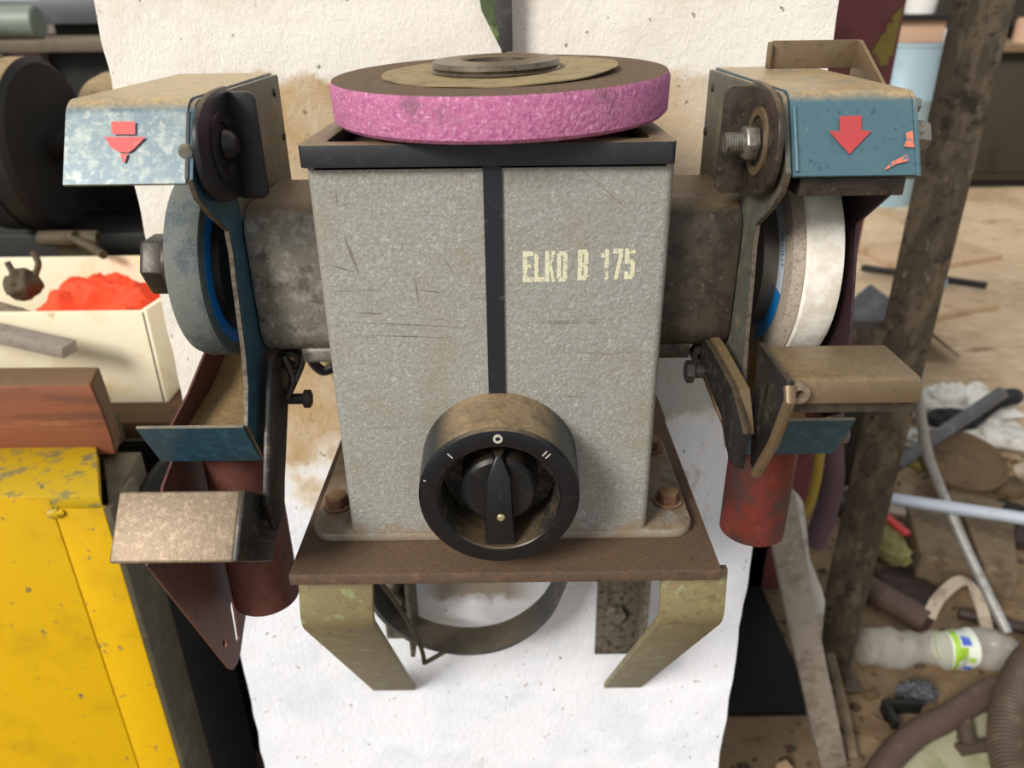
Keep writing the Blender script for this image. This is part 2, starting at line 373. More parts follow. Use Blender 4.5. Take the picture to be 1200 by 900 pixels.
def floor_mat():
    t = NT('worn_concrete_floor')
    c = t.mix(t.rng(t.noise(2.2, 6, 0.6), 0.4, 0.66), lin('c9ae8c'), lin('ae9270'))
    c = t.mix(t.rng(t.noise(9, 6, 0.65, (1, 2, 1), 3.3), 0.54, 0.7), c, lin('d9c6ab'))
    c = t.mix(t.rng(t.noise(5, 6, 0.7, (1, 2.5, 1), 5.3), 0.58, 0.68), c, lin('8a7050'))
    s = t.xyz()
    # oily dirt and filings near the scrap heap
    near = t.math('MULTIPLY', t.rng(t.math('ADD', s[1], t.rng(t.noise(3, 5, 0.6, None, 8), 0.2, 0.8, -0.4, 0.4)), -0.85, -1.45), 0.8)
    c = t.mix(near, c, t.mix(t.rng(t.noise(14, 6, 0.65, None, 11), 0.4, 0.65), lin('6e5636'), lin('4c3d2b')))
    t.link(c, t.b.inputs['Base Color'])
    t.b.inputs['Roughness'].default_value = 0.85
    t.bump(t.noise(30, 6, 0.6, None, 2.7), 0.4, 0.006)
    return t.m


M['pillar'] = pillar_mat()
M['floor'] = floor_mat()


# ------------------------------------------------------------------ geometry helpers: geo = (verts, faces) in world metres
def merge(*gs):
    V, F = [], []
    for v, f in gs:
        n = len(V)
        V += v
        F += [tuple(i + n for i in q) for q in f]
    return V, F


def box(x0, x1, y0, y1, z0, z1):
    V = [(x, y, z) for x in (x0, x1) for y in (y0, y1) for z in (z0, z1)]
    F = [(0, 1, 3, 2), (4, 6, 7, 5), (0, 4, 5, 1), (2, 3, 7, 6), (0, 2, 6, 4), (1, 5, 7, 3)]
    return V, F


def prism(poly, a, b, axis, holes=()):
    """poly of 2D points extruded from a to b along axis; X uses (y,z), Y uses (x,z), Z uses (x,y)"""
    if b < a:
        a, b = b, a

    def p3(p, w):
        return {'X': (w, p[0], p[1]), 'Y': (p[0], w, p[1]), 'Z': (p[0], p[1], w)}[axis]
    bm = bmesh.new()
    edges = []
    loops = []
    for lp in [poly] + list(holes):
        vs = [bm.verts.new(p3(p, a)) for p in lp]
        es = [bm.edges.new((vs[i], vs[(i + 1) % len(vs)])) for i in range(len(vs))]
        edges += es
        loops.append(vs)
    if holes:
        bmesh.ops.triangle_fill(bm, use_beauty=True, use_dissolve=False, edges=edges)
    else:
        bm.faces.new(loops[0])
    r = bmesh.ops.extrude_face_region(bm, geom=bm.faces[:])
    dv = Vector(p3((0, 0), b - a))
    bmesh.ops.translate(bm, verts=[g for g in r['geom'] if isinstance(g, bmesh.types.BMVert)], vec=dv)
    bmesh.ops.recalc_face_normals(bm, faces=bm.faces[:])
    bm.verts.index_update()
    V = [tuple(v.co) for v in bm.verts]
    F = [tuple(v.index for v in f.verts) for f in bm.faces]
    bm.free()
    return V, F


def frame(axis):
    a = Vector(axis).normalized()
    t = Vector((0, 0, 1)) if abs(a.z) < 0.9 else Vector((0, 1, 0))
    u = a.cross(t).normalized()
    return a, u, a.cross(u).normalized()


def lathe(prof, c, axis, n=32, a0=0.0, a1=2 * math.pi):
    """prof: (radius, height along axis); radius 0 closes to a point"""
    a, u, v = frame(axis)
    c = Vector(c)
    full = abs(a1 - a0 - 2 * math.pi) < 1e-6
    k = n if full else n + 1
    V, F, rings = [], [], []
    for r, h in prof:
        if r < 1e-7:
            V.append(tuple(c + a * h))
            rings.append([len(V) - 1] * k)
        else:
            s = len(V)
            for i in range(k):
                t = a0 + (a1 - a0) * i / n
                V.append(tuple(c + a * h + (u * math.cos(t) + v * math.sin(t)) * r))
            rings.append(list(range(s, s + k)))
    for j in range(len(rings) - 1):
        for i in range(n):
            i2 = (i + 1) % k
            q = [rings[j][i], rings[j][i2], rings[j + 1][i2], rings[j + 1][i]]
            qq = []
            for x in q:
                if x not in qq:
                    qq.append(x)
            if len(qq) > 2:
                F.append(tuple(qq))
    return V, F


def cyl(p0, p1, r, r2=None, n=20):
    p0, p1 = Vector(p0), Vector(p1)
    L = (p1 - p0).length
    r2 = r if r2 is None else r2
    return lathe([(0, 0), (r, 0), (r2, L), (0, L)], p0, p1 - p0, n)


def pipe(p0, p1, r, wall, n=28):
    p0, p1 = Vector(p0), Vector(p1)
    L = (p1 - p0).length
    return lathe([(r - wall, 0), (r, 0), (r, L), (r - wall, L), (r - wall, 0)], p0, p1 - p0, n)


def smoothpath(pts, k=8):
    P = [Vector(p) for p in pts]
    out = []
    for i in range(len(P) - 1):
        p0, p1, p2, p3 = P[max(i - 1, 0)], P[i], P[i + 1], P[min(i + 2, len(P) - 1)]
        for j in range(k):
            t = j / k
            out.append(0.5 * ((2 * p1) + (p2 - p0) * t + (2 * p0 - 5 * p1 + 4 * p2 - p3) * t * t + (3 * p1 - p0 - 3 * p2 + p3) * t ** 3))
    out.append(P[-1])
    return out


def sweep(pts, sec, up=None, radii=None):
    """closed 2D section swept along points"""
    P = [Vector(p) for p in pts]
    V, F = [], []
    n = len(sec)
    t0 = (P[1] - P[0]).normalized()
    ref = Vector(up) if up else (Vector((0, 0, 1)) if abs(t0.z) < 0.9 else Vector((0, 1, 0)))
    for i, p in enumerate(P):
        t = (P[min(i + 1, len(P) - 1)] - P[max(i - 1, 0)]).normalized()
        s = t.cross(ref)
        if s.length < 1e-5:
            s = t.cross(Vector((1, 0, 0)))
        s.normalize()
        w = s.cross(t).normalized()
        if not up:
            ref = w
        k = radii[i] if radii else 1
        V += [tuple(p + s * a * k + w * b * k) for a, b in sec]
        if i:
            F += [((i - 1) * n + j, (i - 1) * n + (j + 1) % n, i * n + (j + 1) % n, i * n + j) for j in range(n)]
    F.append(tuple(range(n)))
    F.append(tuple(range((len(P) - 1) * n, len(P) * n)))
    return V, F


def circ(r, n=12):
    return [(r * math.cos(2 * math.pi * i / n), r * math.sin(2 * math.pi * i / n)) for i in range(n)]


def tube(pts, r, k=8, n=12):
    return sweep(smoothpath(pts, k), circ(r, n))


def arcpoly(c, r, a0, a1, n):
    return [(c[0] + r * math.cos(a0 + (a1 - a0) * i / n), c[1] + r * math.sin(a0 + (a1 - a0) * i / n)) for i in range(n + 1)]


def rrect(x0, x1, y0, y1, r, n=5):
    h = math.pi / 2
    return (arcpoly((x1 - r, y1 - r), r, 0, h, n) + arcpoly((x0 + r, y1 - r), r, h, 2 * h, n)
            + arcpoly((x0 + r, y0 + r), r, 2 * h, 3 * h, n) + arcpoly((x1 - r, y0 + r), r, 3 * h, 4 * h, n))


def fillet(pts, r, n=5):
    """round the inner corners of an open 2D polyline"""
    out = [Vector(pts[0]).to_2d() if len(pts[0]) == 3 else Vector(pts[0])]
    for i in range(1, len(pts) - 1):
        p, a, b = Vector(pts[i]), Vector(pts[i - 1]), Vector(pts[i + 1])
        da, db = (a - p), (b - p)
        k = min(r, da.length * 0.45, db.length * 0.45)
        s, e = p + da.normalized() * k, p + db.normalized() * k
        for j in range(n + 1):
            t = j / n
            out.append(s * (1 - t) ** 2 + p * 2 * t * (1 - t) + e * t * t)
    out.append(Vector(pts[-1]))
    return [tuple(p) for p in out]


def sheet(pts, th, a, b, axis, r=0.004):
    """bent sheet metal: filleted polyline given thickness (to its right), extruded along axis"""
    pl = [Vector(p) for p in fillet(pts, r)]
    off = []
    for i, p in enumerate(pl):
        t = (pl[min(i + 1, len(pl) - 1)] - pl[max(i - 1, 0)]).normalized()
        off.append(p + Vector((t.y, -t.x)) * th)
    return prism([tuple(p) for p in pl] + [tuple(p) for p in reversed(off)], a, b, axis)


def rot(g, ang, axis, c):
    R = Matrix.Rotation(ang, 3, axis)
    c = Vector(c)
    return [tuple(R @ (Vector(v) - c) + c) for v in g[0]], g[1]


def shift(g, dx, dy, dz):
    return [(v[0] + dx, v[1] + dy, v[2] + dz) for v in g[0]], g[1]


def rough(g, amp, sc, seed=0.0):
    """repeatable waviness from summed sines"""
    out = []
    for x, y, z in g[0]:
        p = [x * sc + seed, y * sc + seed * .7, z * sc + seed * 1.3]
        w = [math.sin(p[i] * 1.7 + 2.3 * p[(i + 1) % 3] + i) * .6 + math.sin(p[(i + 2) % 3] * 3.9 + 1.3 * p[i] + 2 * i) * .4 for i in range(3)]
        out.append((x + w[0] * amp, y + w[1] * amp, z + w[2] * amp))
    return out, g[1]


def dented(prof, p0, p1, n=40, a0=0.0, a1=2 * math.pi):
    """lathe along p0-p1 crushed by dents that depend on angle and height only"""
    P0, ax = Vector(p0), (Vector(p1) - Vector(p0)).normalized()
    V, F = lathe(prof, p0, ax, n, a0, a1)
    _, u, v = frame(ax)
    out = []
    for q in V:
        dq = Vector(q) - P0
        h = dq.dot(ax)
        rv = dq - ax * h
        th = math.atan2(rv.dot(v), rv.dot(u))
        k = 1 - .13 * (.5 + .5 * math.sin(2 * th + h * 34)) - .12 * (.5 + .5 * math.sin(3 * th - h * 61 + 1)) + .04 * math.sin(h * 150 + th)
        out.append(tuple(P0 + ax * h + rv * k))
    return out, F


def hexhead(c, axis, r, h):
    g = lathe([(0, 0), (r, 0), (r, h * 0.85), (r * 0.88, h), (0, h)], c, axis, 6)
    return g


def blob(c, s, n=24, amp=0.25, sc=3.0, seed=0.0, flat=None):
    """lumpy closed body; s = half sizes"""
    prof = [(math.sin(math.pi * i / n), -math.cos(math.pi * i / n)) for i in range(n + 1)]
    prof[0] = (0, -1)
    prof[-1] = (0, 1)
    V, F = lathe(prof, (0, 0, 0), (0, 0, 1), 2 * n)
    out = []
    for v in V:
        v = Vector(v)
        k = 1 + amp * noise.noise(v * sc + Vector((seed, seed, seed))) + amp * 0.5 * noise.noise(v * sc * 2.3 + Vector((seed, 3, seed)))
        p = Vector((v.x * s[0] * k, v.y * s[1] * k, v.z * s[2] * k))
        if flat is not None and p.z < flat:
            p.z = flat
        out.append((p.x + c[0], p.y + c[1], p.z + c[2]))
    return out, F


ROOT = {}


def obj(name, geo, mat, parent=None, bev=0.0, seg=2, smooth=True, angle=35, label=None):
    V, F = geo
    base = Vector((0, 0, 0))
    if parent is not None:
        top = parent
        while top.parent:
            top = top.parent
        base = ROOT[top.name]
    else:
        xs, ys, zs = zip(*V)
        base = Vector(((min(xs) + max(xs)) / 2, (min(ys) + max(ys)) / 2, min(zs)))
    me = bpy.data.meshes.new(name)
    me.from_pydata([tuple(Vector(v) - base) for v in V], [], F)
    bm = bmesh.new()
    bm.from_mesh(me)
    bmesh.ops.remove_doubles(bm, verts=bm.verts, dist=1e-6)
    bmesh.ops.recalc_face_normals(bm, faces=bm.faces[:])
    if bev > 0:
        es = [e for e in bm.edges if len(e.link_faces) == 2 and e.calc_face_angle(0) > rad(40)]
        bmesh.ops.bevel(bm, geom=es, offset=bev, segments=seg, profile=0.5, affect='EDGES', clamp_overlap=True)
    bm.to_mesh(me)
    bm.free()
    if smooth:
        me.polygons.foreach_set('use_smooth', [True] * len(me.polygons))
        me.set_sharp_from_angle(angle=rad(angle))
    me.materials.append(M[mat])
    o = bpy.data.objects.new(name, me)
    COL.objects.link(o)
    if parent is None:
        o.location = base
        ROOT[o.name] = base
    else:
        o.parent = parent
    if label:
        o['label'] = label
    return o


def thing(name, loc, label, cat, group=None):
    o = bpy.data.objects.new(name, None)
    o.empty_display_size = 0.02
    COL.objects.link(o)
    o.location = loc
    ROOT[o.name] = Vector(loc)
    o['label'] = label
    o['category'] = cat
    if group:
        o['group'] = group
    return o


def tag(o, label, cat, group=None):
    o['label'] = label
    o['category'] = cat
    if group:
        o['group'] = group
    return o


def struct(o):
    o['kind'] = 'structure'
    return o


def text_geo(s, size, place):
    cu = bpy.data.curves.new('txt', 'FONT')
    cu.body = s
    cu.size = size
    cu.align_x = 'CENTER'
    cu.resolution_u = 3
    to = bpy.data.objects.new('txt', cu)
    COL.objects.link(to)
    bpy.context.view_layer.update()
    me = bpy.data.meshes.new_from_object(to)
    V = [place(v.co.x, v.co.y) for v in me.vertices]
    F = [tuple(p.vertices) for p in me.polygons]
    bpy.data.objects.remove(to)
    bpy.data.curves.remove(cu)
    bpy.data.meshes.remove(me)
    return V, F


# ================================================================== the setting
def grid_plane(x0, x1, y0, y1, nx, ny, f):
    V = [f(x0 + (x1 - x0) * i / nx, y0 + (y1 - y0) * j / ny) for j in range(ny + 1) for i in range(nx + 1)]
    F = [(j * (nx + 1) + i, j * (nx + 1) + i + 1, (j + 1) * (nx + 1) + i + 1, (j + 1) * (nx + 1) + i) for j in range(ny) for i in range(nx)]
    return V, F


struct(obj('floor', box(-7, 9, -3, 9, -0.1, 0), 'floor'))
struct(obj('wall_back', box(-4.9, 9, 9, 9.2, 0, 3.4), 'backwall'))

def nvec(p):
    return Vector((noise.noise(p), noise.noise(p + Vector((9.3, 1.5, 7.9))), noise.noise(p + Vector((3.1, 8.7, 5.3)))))


# pillar with hand-trowelled, slightly wavy arrises
PX0, PX1, PY0, PY1 = -0.2985, 0.240, 0.62, 1.08
per = []
NF, NS = 60, 12
for i in range(NF):
    per.append((PX0 + (PX1 - PX0) * i / NF, PY0))
for i in range(NS):
    per.append((PX1, PY0 + (PY1 - PY0) * i / NS))
for i in range(NF):
    per.append((PX1 - (PX1 - PX0) * i / NF, PY1))
for i in range(NS):
    per.append((PX0, PY1 - (PY1 - PY0) * i / NS))
V, F = [], []
NZ = 170
zs = [3.2 * j / NZ if j < 0 else (0.3 * j / 20 if j <= 20 else (0.3 + 1.1 * (j - 20) / 130 if j <= 150 else 1.4 + 1.8 * (j - 150) / 20)) for j in range(NZ + 1)]
npz = len(per)
for z in zs:
    for (x, y) in per:
        p = Vector((x, y, z))
        dv = nvec(p * 9) * 0.0012 + nvec(p * 42) * 0.0008
        if abs(x - PX0) < 0.02 or abs(x - PX1) < 0.02:
            dv += nvec(p * 30 + Vector((4, 4, 4))) * 0.0018
        V.append((x + dv.x, y + min(dv.y, 0.0015), z))
for j in range(NZ):
    for i in range(npz):
        i2 = (i + 1) % npz
        F.append((j * npz + i, j * npz + i2, (j + 1) * npz + i2, (j + 1) * npz + i))
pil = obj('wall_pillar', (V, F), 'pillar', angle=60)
pil['label'] = 'whitewashed plaster pillar behind the grinder'
struct(pil)
pil.location.z = 0

# ================================================================== the bench grinder
XC = -0.0095
G = thing('bench_grinder', (XC, 0.45, 0.9425), 'grey double bench grinder with black rotary switch, bolted on the rusty plate', 'bench grinder')
body = obj('body', prism(rrect(-0.1040, 0.0850, 0.400, 0.510, 0.005), 0.944, 1.1785, 'Z'), 'body', G)
obj('foot_flange', prism(rrect(-0.131, 0.116, 0.399, 0.525, 0.014), 0.9425, 0.9490, 'Z'), 'body', body, bev=0.0015)
for x in (-0.1185, 0.1040):
    for y in (0.430, 0.500):
        b = obj('bolt', merge(lathe([(0, 0.949), (0.0095, 0.949), (0.0095, 0.9505), (0, 0.9505)], (x, y, 0), (0, 0, 1), 20),
                              hexhead((x, y, 0.9505), (0, 0, 1), 0.0078, 0.0075)), 'rustbolt', body)
# black top tray rim, hollow
rim_out = rrect(-0.1053, 0.0836, 0.3945, 0.512, 0.003)
rim_in = list(reversed(rrect(-0.0935, 0.0722, 0.4065, 0.500, 0.003)))
rim = obj('top_rim', prism(rim_out, 1.1785, 1.1895, 'Z', [rim_in]), 'rim', body, bev=0.0007)
obj('tray_floor', box(-0.1, 0.08, 0.400, 0.508, 1.1765, 1.1800), 'rim', body)
obj('centre_stripe', prism(rrect(-0.0136, -0.0038, 1.02, 1.1775, 0.0004), 0.3988, 0.4005, 'Y'), 'stripe', body)

# cream stencilled lettering ELKO B 175
LW, LH = 0.0057, 0.0172


def letter(ch, x, z):
    """bold condensed strokes as quads in a unit cell"""
    S = 0.42
    R = {
        'E': [(0, 0, S, 1), (0, 0, 1, .16), (0, .42, .8, .57), (0, .84, 1, 1)],
        'L': [(0, 0, S, 1), (0, 0, 1, .16)],
        'O': [(0, .08, S, .92), (1 - S, .08, 1, .92), (.15, 0, .85, .15), (.15, .85, .85, 1)],
        'B': [(0, 0, S, 1), (0, 0, .85, .15), (0, .43, .85, .57), (0, .85, .85, 1), (1 - S, .08, 1, .46), (1 - S, .54, 1, .92)],
        '1': [(.4, 0, .8, 1), (.05, .72, .4, .86)],
        '5': [(0, .84, 1, 1), (0, .5, S, 1), (0, .5, .85, .64), (1 - S, .08, 1, .58), (0, 0, .85, .15), (0, .08, S, .26)],
    }
    Q = []
    if ch in R:
        Q = [[(a, b), (c, b), (c, d2), (a, d2)] for a, b, c, d2 in R[ch]]
    elif ch == 'K':
        Q = [[(0, 0), (S, 0), (S, 1), (0, 1)], [(S, .42), (.62, 1), (1, 1), (S, .28)], [(S, .55), (.66, 0), (1, 0), (.55, .72)]]
    elif ch == '7':
        Q = [[(0, .84), (1, .84), (1, 1), (0, 1)], [(.2, 0), (.6, 0), (1, .84), (.62, .84)]]
    V, F = [], []
    for k, q in enumerate(Q):
        n = len(V)
        y = 0.39985 - 0.00002 * k
        V += [(x + p[0] * LW, y, z + p[1] * LH) for p in q]
        F.append(tuple(range(n, n + len(q))))
    return V, F


xs = {'E': .0066, 'L': .0127, 'K': .0186, 'O': .0250}
gl = [letter(c, x, 1.1156) for c, x in xs.items()]
gl.append(letter('B', .0362, 1.1162))
gl += [letter('1', .0484, 1.1165), letter('7', .0548, 1.1165), letter('5', .0614, 1.1165)]
obj('lettering', merge(*gl), 'letter', body, smooth=False, label='cream stencilled lettering ELKO B 175')

# long scratches in the enamel
scr = []
for (x0, z0, x1, z1, w) in [(-.090, 1.168, -.0895, 1.158, .0006), (-.0895, 1.158, -.082, 1.160, .0005), (-.088, 1.143, -.082, 1.120, .0022),
                            (-.0985, 1.127, -.084, 1.122, .0010), (-.097, 1.094, -.02, 1.089, .0008), (-.092, 1.086, -.03, 1.083, .0007),
                            (-.052, 1.119, -.051, 1.104, .0013), (-.052, 1.112, -.036, 1.110, .0009), (.036, 1.1765, .068, 1.149, .0005),
                            (-.086, 1.099, -.070, 1.098, .0014), (-.037, 1.131, -.030, 1.120, .0006), (.021, 1.098, .022, 1.088, .0005)]:
    dx, dz = x1 - x0, z1 - z0
    L = math.hypot(dx, dz)
    nx, nz = -dz / L * w / 2, dx / L * w / 2
    scr.append(([(x0, .39992, z0), (x0 + dx * .5 + nx, .39992, z0 + dz * .5 + nz), (x1, .39992, z1), (x0 + dx * .5 - nx, .39992, z0 + dz * .5 - nz)], [(0, 1, 2, 3)]))
M['scratch'] = mk('scratched_through_enamel', '857d6f', 0.6, 0.2, [('57503f', 300, 0.5, 0.66)])
for q in scr:
    obj('scratch', q, 'scratch', body, smooth=False)

# rotary switch
SX, SZ = -0.0080, 1.0015
sw = obj('switch_housing', lathe([(0.034, 0.0365), (0.0345, 0.0), (0.0350, -0.0005), (0.0395, -0.0010), (0.0440, 0.0), (0.0455, 0.0018), (0.0462, 0.012), (0.0470, 0.040), (0.034, 0.040), (0.034, 0.0365)],
                                 (SX, 0.360, SZ), (0, 1, 0), 64), 'switch', G)
obj('recess', lathe([(0, 0.030), (0.0342, 0.030), (0.0342, 0.0005), (0.0339, 0.0005), (0.0338, 0.0295), (0, 0.0295)], (SX, 0.360, SZ), (0, 1, 0), 48), 'recess', sw)
kn = obj('knob', lathe([(0, 0.006), (0.0195, 0.006), (0.0215, 0.008), (0.0225, 0.029), (0, 0.029)], (SX, 0.360, SZ + 0.0005), (0, 1, 0), 48), 'knob', sw)
grip = ([(SX - .0102, .389, SZ - .033), (SX + .0102, .389, SZ - .033), (SX + .0085, .389, SZ + .0265), (SX - .0085, .389, SZ + .0265),
         (SX - .0084, .3600, SZ - .032), (SX + .0084, .3600, SZ - .032), (SX + .0066, .3600, SZ + .013), (SX - .0066, .3600, SZ + .013),
         (SX - .0015, .3650, SZ + .025), (SX + .0015, .3650, SZ + .025)],
        [(0, 1, 2, 3), (4, 5, 6, 7), (0, 1, 5, 4), (1, 2, 9, 6, 5), (0, 3, 8, 7, 4), (7, 6, 9, 8), (3, 2, 9, 8)])
gp = obj('grip', grip, 'knob', sw, bev=0.0008)
obj('screw', lathe([(0, -.0012), (.0016, -.001), (.0024, 0), (.0024, .002), (0, .002)], (SX + .0008, .3600, SZ - .013), (0, 1, 0), 20), 'brass', sw)
obj('zero_mark', lathe([(.0014, 0), (.0026, 0), (.0026, .0009), (.0014, .0009), (.0014, 0)], (SX, .3586, SZ + .0395), (0, 1, 0), 20), 'mark', sw)
mk_ = []
for a, off in ((132, 0), (48, -.0012), (48, .0012), (162, 0)):
    ca, sa = math.cos(rad(a)), math.sin(rad(a))
    L0, L1 = (.0372, .0412) if a != 162 else (.0425, .0440)
    q = []
    for l, w in ((L0, -.0004), (L1, -.0004), (L1, .0004), (L0, .0004)):
        w += off
        q.append((SX + ca * l - sa * w, .35885, SZ + sa * l + ca * w))
    mk_.append((q, [(0, 1, 2, 3)]))
for q in mk_:
    obj('position_mark', q, 'mark', sw, smooth=False)

WY, WZ = 0.470, 1.107   # spindle


def side(s):
    """one end of the grinder: s=-1 left, +1 right"""
    L = s < 0

    def X(o):
        return XC + s * o
    # --- motor end housing
    hs = obj('shaft_housing', prism(rrect(.4225, .5175, 1.062, 1.152, .017, 7), X(.085), X(.1400), 'X'), 'cast' if L else 'castdark', G, bev=.003)
    obj('housing_flange', prism(rrect(.428, .512, 1.0555, 1.066, .003), X(.088), X(.118), 'X'), 'cast' if L else 'castdark', hs, bev=.001)
    if L:
        for (oy, z) in ((.118, 1.094), (.121, 1.112), (.117, 1.083)):
            obj('casting_ring', lathe([(.0018, 0), (.0028, 0), (.0028, .0005), (.0018, .0005), (.0018, 0)], (X(oy + .012), .4222, z), (0, 1, 0), 16), 'cast', hs)
    obj('cable_lug', lathe([(.003, -.004), (.0065, -.004), (.0065, .004), (.003, .004), (.003, -.004)], (X(.127), .436, 1.0555), (0, 1, 0), 18), 'darkbolt', hs)

    # --- grinding wheel on the spindle (axis along X)
    ax = (s, 0, 0)
    c = (XC, WY, WZ)
    if L:
        w = obj('grinding_wheel', lathe([(0, .1640), (.0550, .1640), (.0570, .1650), (.0578, .168), (.0578, .180), (.0560, .1845), (.053, .1855), (0, .1855)], c, ax, 72), 'grit_blue', G,
                label='worn blue-grey grinding wheel at the left end')
        obj('label_ring', lathe([(.040, .1637), (.0500, .1637), (.0500, .1641), (.040, .1641)], c, ax, 64), 'labelblue', w)
        obj('wheel_flange', lathe([(.010, .1500), (.030, .1500), (.0415, .159), (.0420, .1636), (.010, .1636)], c, ax, 48), 'flange', w)
        obj('outer_flange', lathe([(.008, .1850), (.030, .1850), (.030, .190), (.018, .2020), (.008, .2020)], c, ax, 40), 'darkbolt', w)
        obj('spindle', cyl((X(.13), WY, WZ), (X(.2165), WY, WZ), .0085), 'darkbolt', w)
        obj('nut', merge(hexhead((X(.2025), WY, WZ), ax, .0195, .0150), cyl((X(.1995), WY, WZ), (X(.203), WY, WZ), .0200, n=28)), 'darkbolt', w, bev=.0008)
    else:
        w = obj('grinding_wheel', lathe([(0, .1650), (.0590, .1650), (.0615, .1658), (.0640, .1700), (.0648, .1712), (.0640, .1720), (0, .1720)], c, ax, 80), 'grit_beige', G,
                label='white grinding wheel with blue paper label at the right end')
        obj('worn_face', lathe([(.02, .1720), (.0640, .1720), (.0655, .1735), (.0650, .181), (.0655, .189), (.0640, .1930), (.02, .1935)], c, ax, 80), 'grit_white', w)
        obj('wheel_flange', lathe([(.010, .1500), (.036, .1500), (.042, .156), (.042, .1646), (.010, .1646)], c, ax, 48), 'flangesteel', w)
        obj('spindle', cyl((X(.13), WY, WZ), (X(.205), WY, WZ), .0085), 'darkbolt', w)

        def arc(r1, r2, a0, a1, off, n=20):
            V, F = [], []
            for i in range(n + 1):
                a = rad(a0 + (a1 - a0) * i / n)
                for r in (r1, r2):
                    V.append((X(off), WY - r * math.cos(a), WZ + r * math.sin(a)))
                if i:
                    F.append((2 * i - 2, 2 * i - 1, 2 * i + 1, 2 * i))
            return V, F
        obj('label_white', arc(.040, .0515, -8, 88, .1647), 'labelwhite', w, smooth=False)
        obj('label_blue', arc(.040, .0515, -68, -8, .1646), 'labelblue', w, smooth=False)

        def place(x, y):
            a = rad(24) - x / .0465
            r = .0460 + y
            return (X(.16455), WY - r * math.cos(a), WZ + r * math.sin(a))
        obj('label_print', text_geo('TYROLIT', .0062, place), 'labelink', w, smooth=False, label='blue print TYROLIT')

    # --- guard
    inner = [(.535, 1.2125), (.395, 1.2118), (.389, 1.2100), (.3855, 1.2060), (.3690, 1.1785), (.3725, 1.1690), (.386, 1.157), (.397, 1.150), (.404, 1.145),
             (.4045, 1.132), (.402, 1.118), (.397, 1.078), (.392, 1.058), (.381, 1.0395), (.398, 1.0065), (.408, 1.0055), (.424, 1.0200), (.437, 1.042), (.445, 1.064), (.535, 1.064)]
    g = obj('wheel_guard', prism(inner, X(.1402), X(.1425), 'X'), 'bluedeep' if L else 'sideplate', G)
    obj('guard_edge', sweep([(X(.1414), y - .0002, z) for y, z in inner[4:15]], [(-.0012, -.0003), (.0012, -.0003), (.0012, .0006), (-.0012, .0006)], up=(0, -1, 0.001)), 'edge', g)
    cov = [(.3682, 1.1770), (.3875, 1.2090), (.3930, 1.2125), (.535, 1.2140), (.5405, 1.2000), (.5405, 1.120)]
    obj('guard_cover', sheet(cov, .0022, X(.1436), X(.2015), 'X', .0040), 'blueworn' if L else 'blue', g)
    obj('rear_panel', prism([(.40, 1.2110), (.535, 1.2118), (.535, 1.14), (.43, 1.14)], X(.1398), X(.1403), 'X'), 'sideplate', g)
    for y, z in ((.522, 1.203), (.530, 1.175)):
        obj('rivet', lathe([(0, 0), (.0022, .0002), (.003, .0012), (.003, .002), (0, .002)], (X(.1385), y, z), ax, 14), 'darkbolt', g)
    # red arrow on the cover front

    def fy(z):
        return .3690 + (z - 1.1785) * .614 - .0014

    def flat(poly):
        V = [(x, fy(z), z) for x, z in poly]
        return V, [tuple(range(len(V)))]
    if L:
        ar = merge(flat([(-.1886, 1.2034), (-.1772, 1.2033), (-.1770, 1.1979), (-.1870, 1.1980), (-.1882, 1.1990)]),
                   flat([(-.1915, 1.1970), (-.1721, 1.1968), (-.1775, 1.1917), (-.1800, 1.1903), (-.1850, 1.1908), (-.1885, 1.1928)]),
                   flat([(-.1838, 1.1899), (-.1801, 1.1900), (-.1815, 1.1864), (-.1824, 1.1862)]))
        obj('arrow', ar, 'red', g, smooth=False, label='worn red arrow pointing down')
        obj('cover_joint', prism([(fy(1.179) + .0004, 1.179), (fy(1.207) + .0004, 1.207), (fy(1.207) + .004, 1.207), (fy(1.179) + .004, 1.179)], X(.1422), X(.1437), 'X'), 'black', g)
        obj('weld', lathe([(0, -.0012), (.003, -.0008), (.0042, .0006), (0, .0006)], (X(.1430), fy(1.190) + .0002, 1.1900), (0, 1, 0), 14), 'sideplate', g)
    else:
        obj('arrow', flat([(.1570, 1.2019), (.1672, 1.2021), (.1668, 1.1960), (.1716, 1.1956), (.1605, 1.1861), (.1514, 1.1958), (.1566, 1.1958)]), 'redarrow', g, smooth=False, label='red arrow pointing down')
        for poly in ([(.1875, 1.1945), (.1910, 1.1956), (.1914, 1.1886), (.1862, 1.1890), (.1880, 1.1920)],
                     [(.1766, 1.1795), (.1800, 1.1826), (.1879, 1.1858), (.1885, 1.1830), (.1825, 1.1818), (.1788, 1.1800)]):
            obj('paint_chip', flat(poly), 'chip', g, smooth=False)
        obj('cover_flange', prism([(.3678, 1.1765), (.3865, 1.2085), (.393, 1.2122), (.535, 1.2138), (.535, 1.205), (.402, 1.203), (.379, 1.1765)], X(.2018), X(.2040), 'X'), 'blue', g, bev=.0004)
        obj('front_bead', cyl((X(.1452), fy(1.179) + .0006, 1.179), (X(.1452), fy(1.206) + .0006, 1.206), .0010, n=8), 'blue', g)
        obj('spark_plate', box(X(.1500), X(.2015), .3760, .4100, 1.1655, 1.1745), 'brownsteel', g, bev=.0008)
        op = [(.392, 1.208), (.380, 1.180), (.384, 1.166), (.418, 1.141), (.408, 1.110), (.398, 1.075), (.394, 1.035), (.430, 1.010), (.535, 1.010), (.535, 1.208)]
        obj('outer_plate', prism(op, X(.2000), X(.2016), 'X'), 'purple', g)
        for y, z, r in ((.392, 1.1905, .0085), (.404, 1.2040, .0040)):
            obj('bolt_head', merge(cyl((X(.204), y, z), (X(.2055), y, z), r * 1.25), hexhead((X(.2055), y, z), ax, r, .0085)), 'bolt', g, bev=.0004)
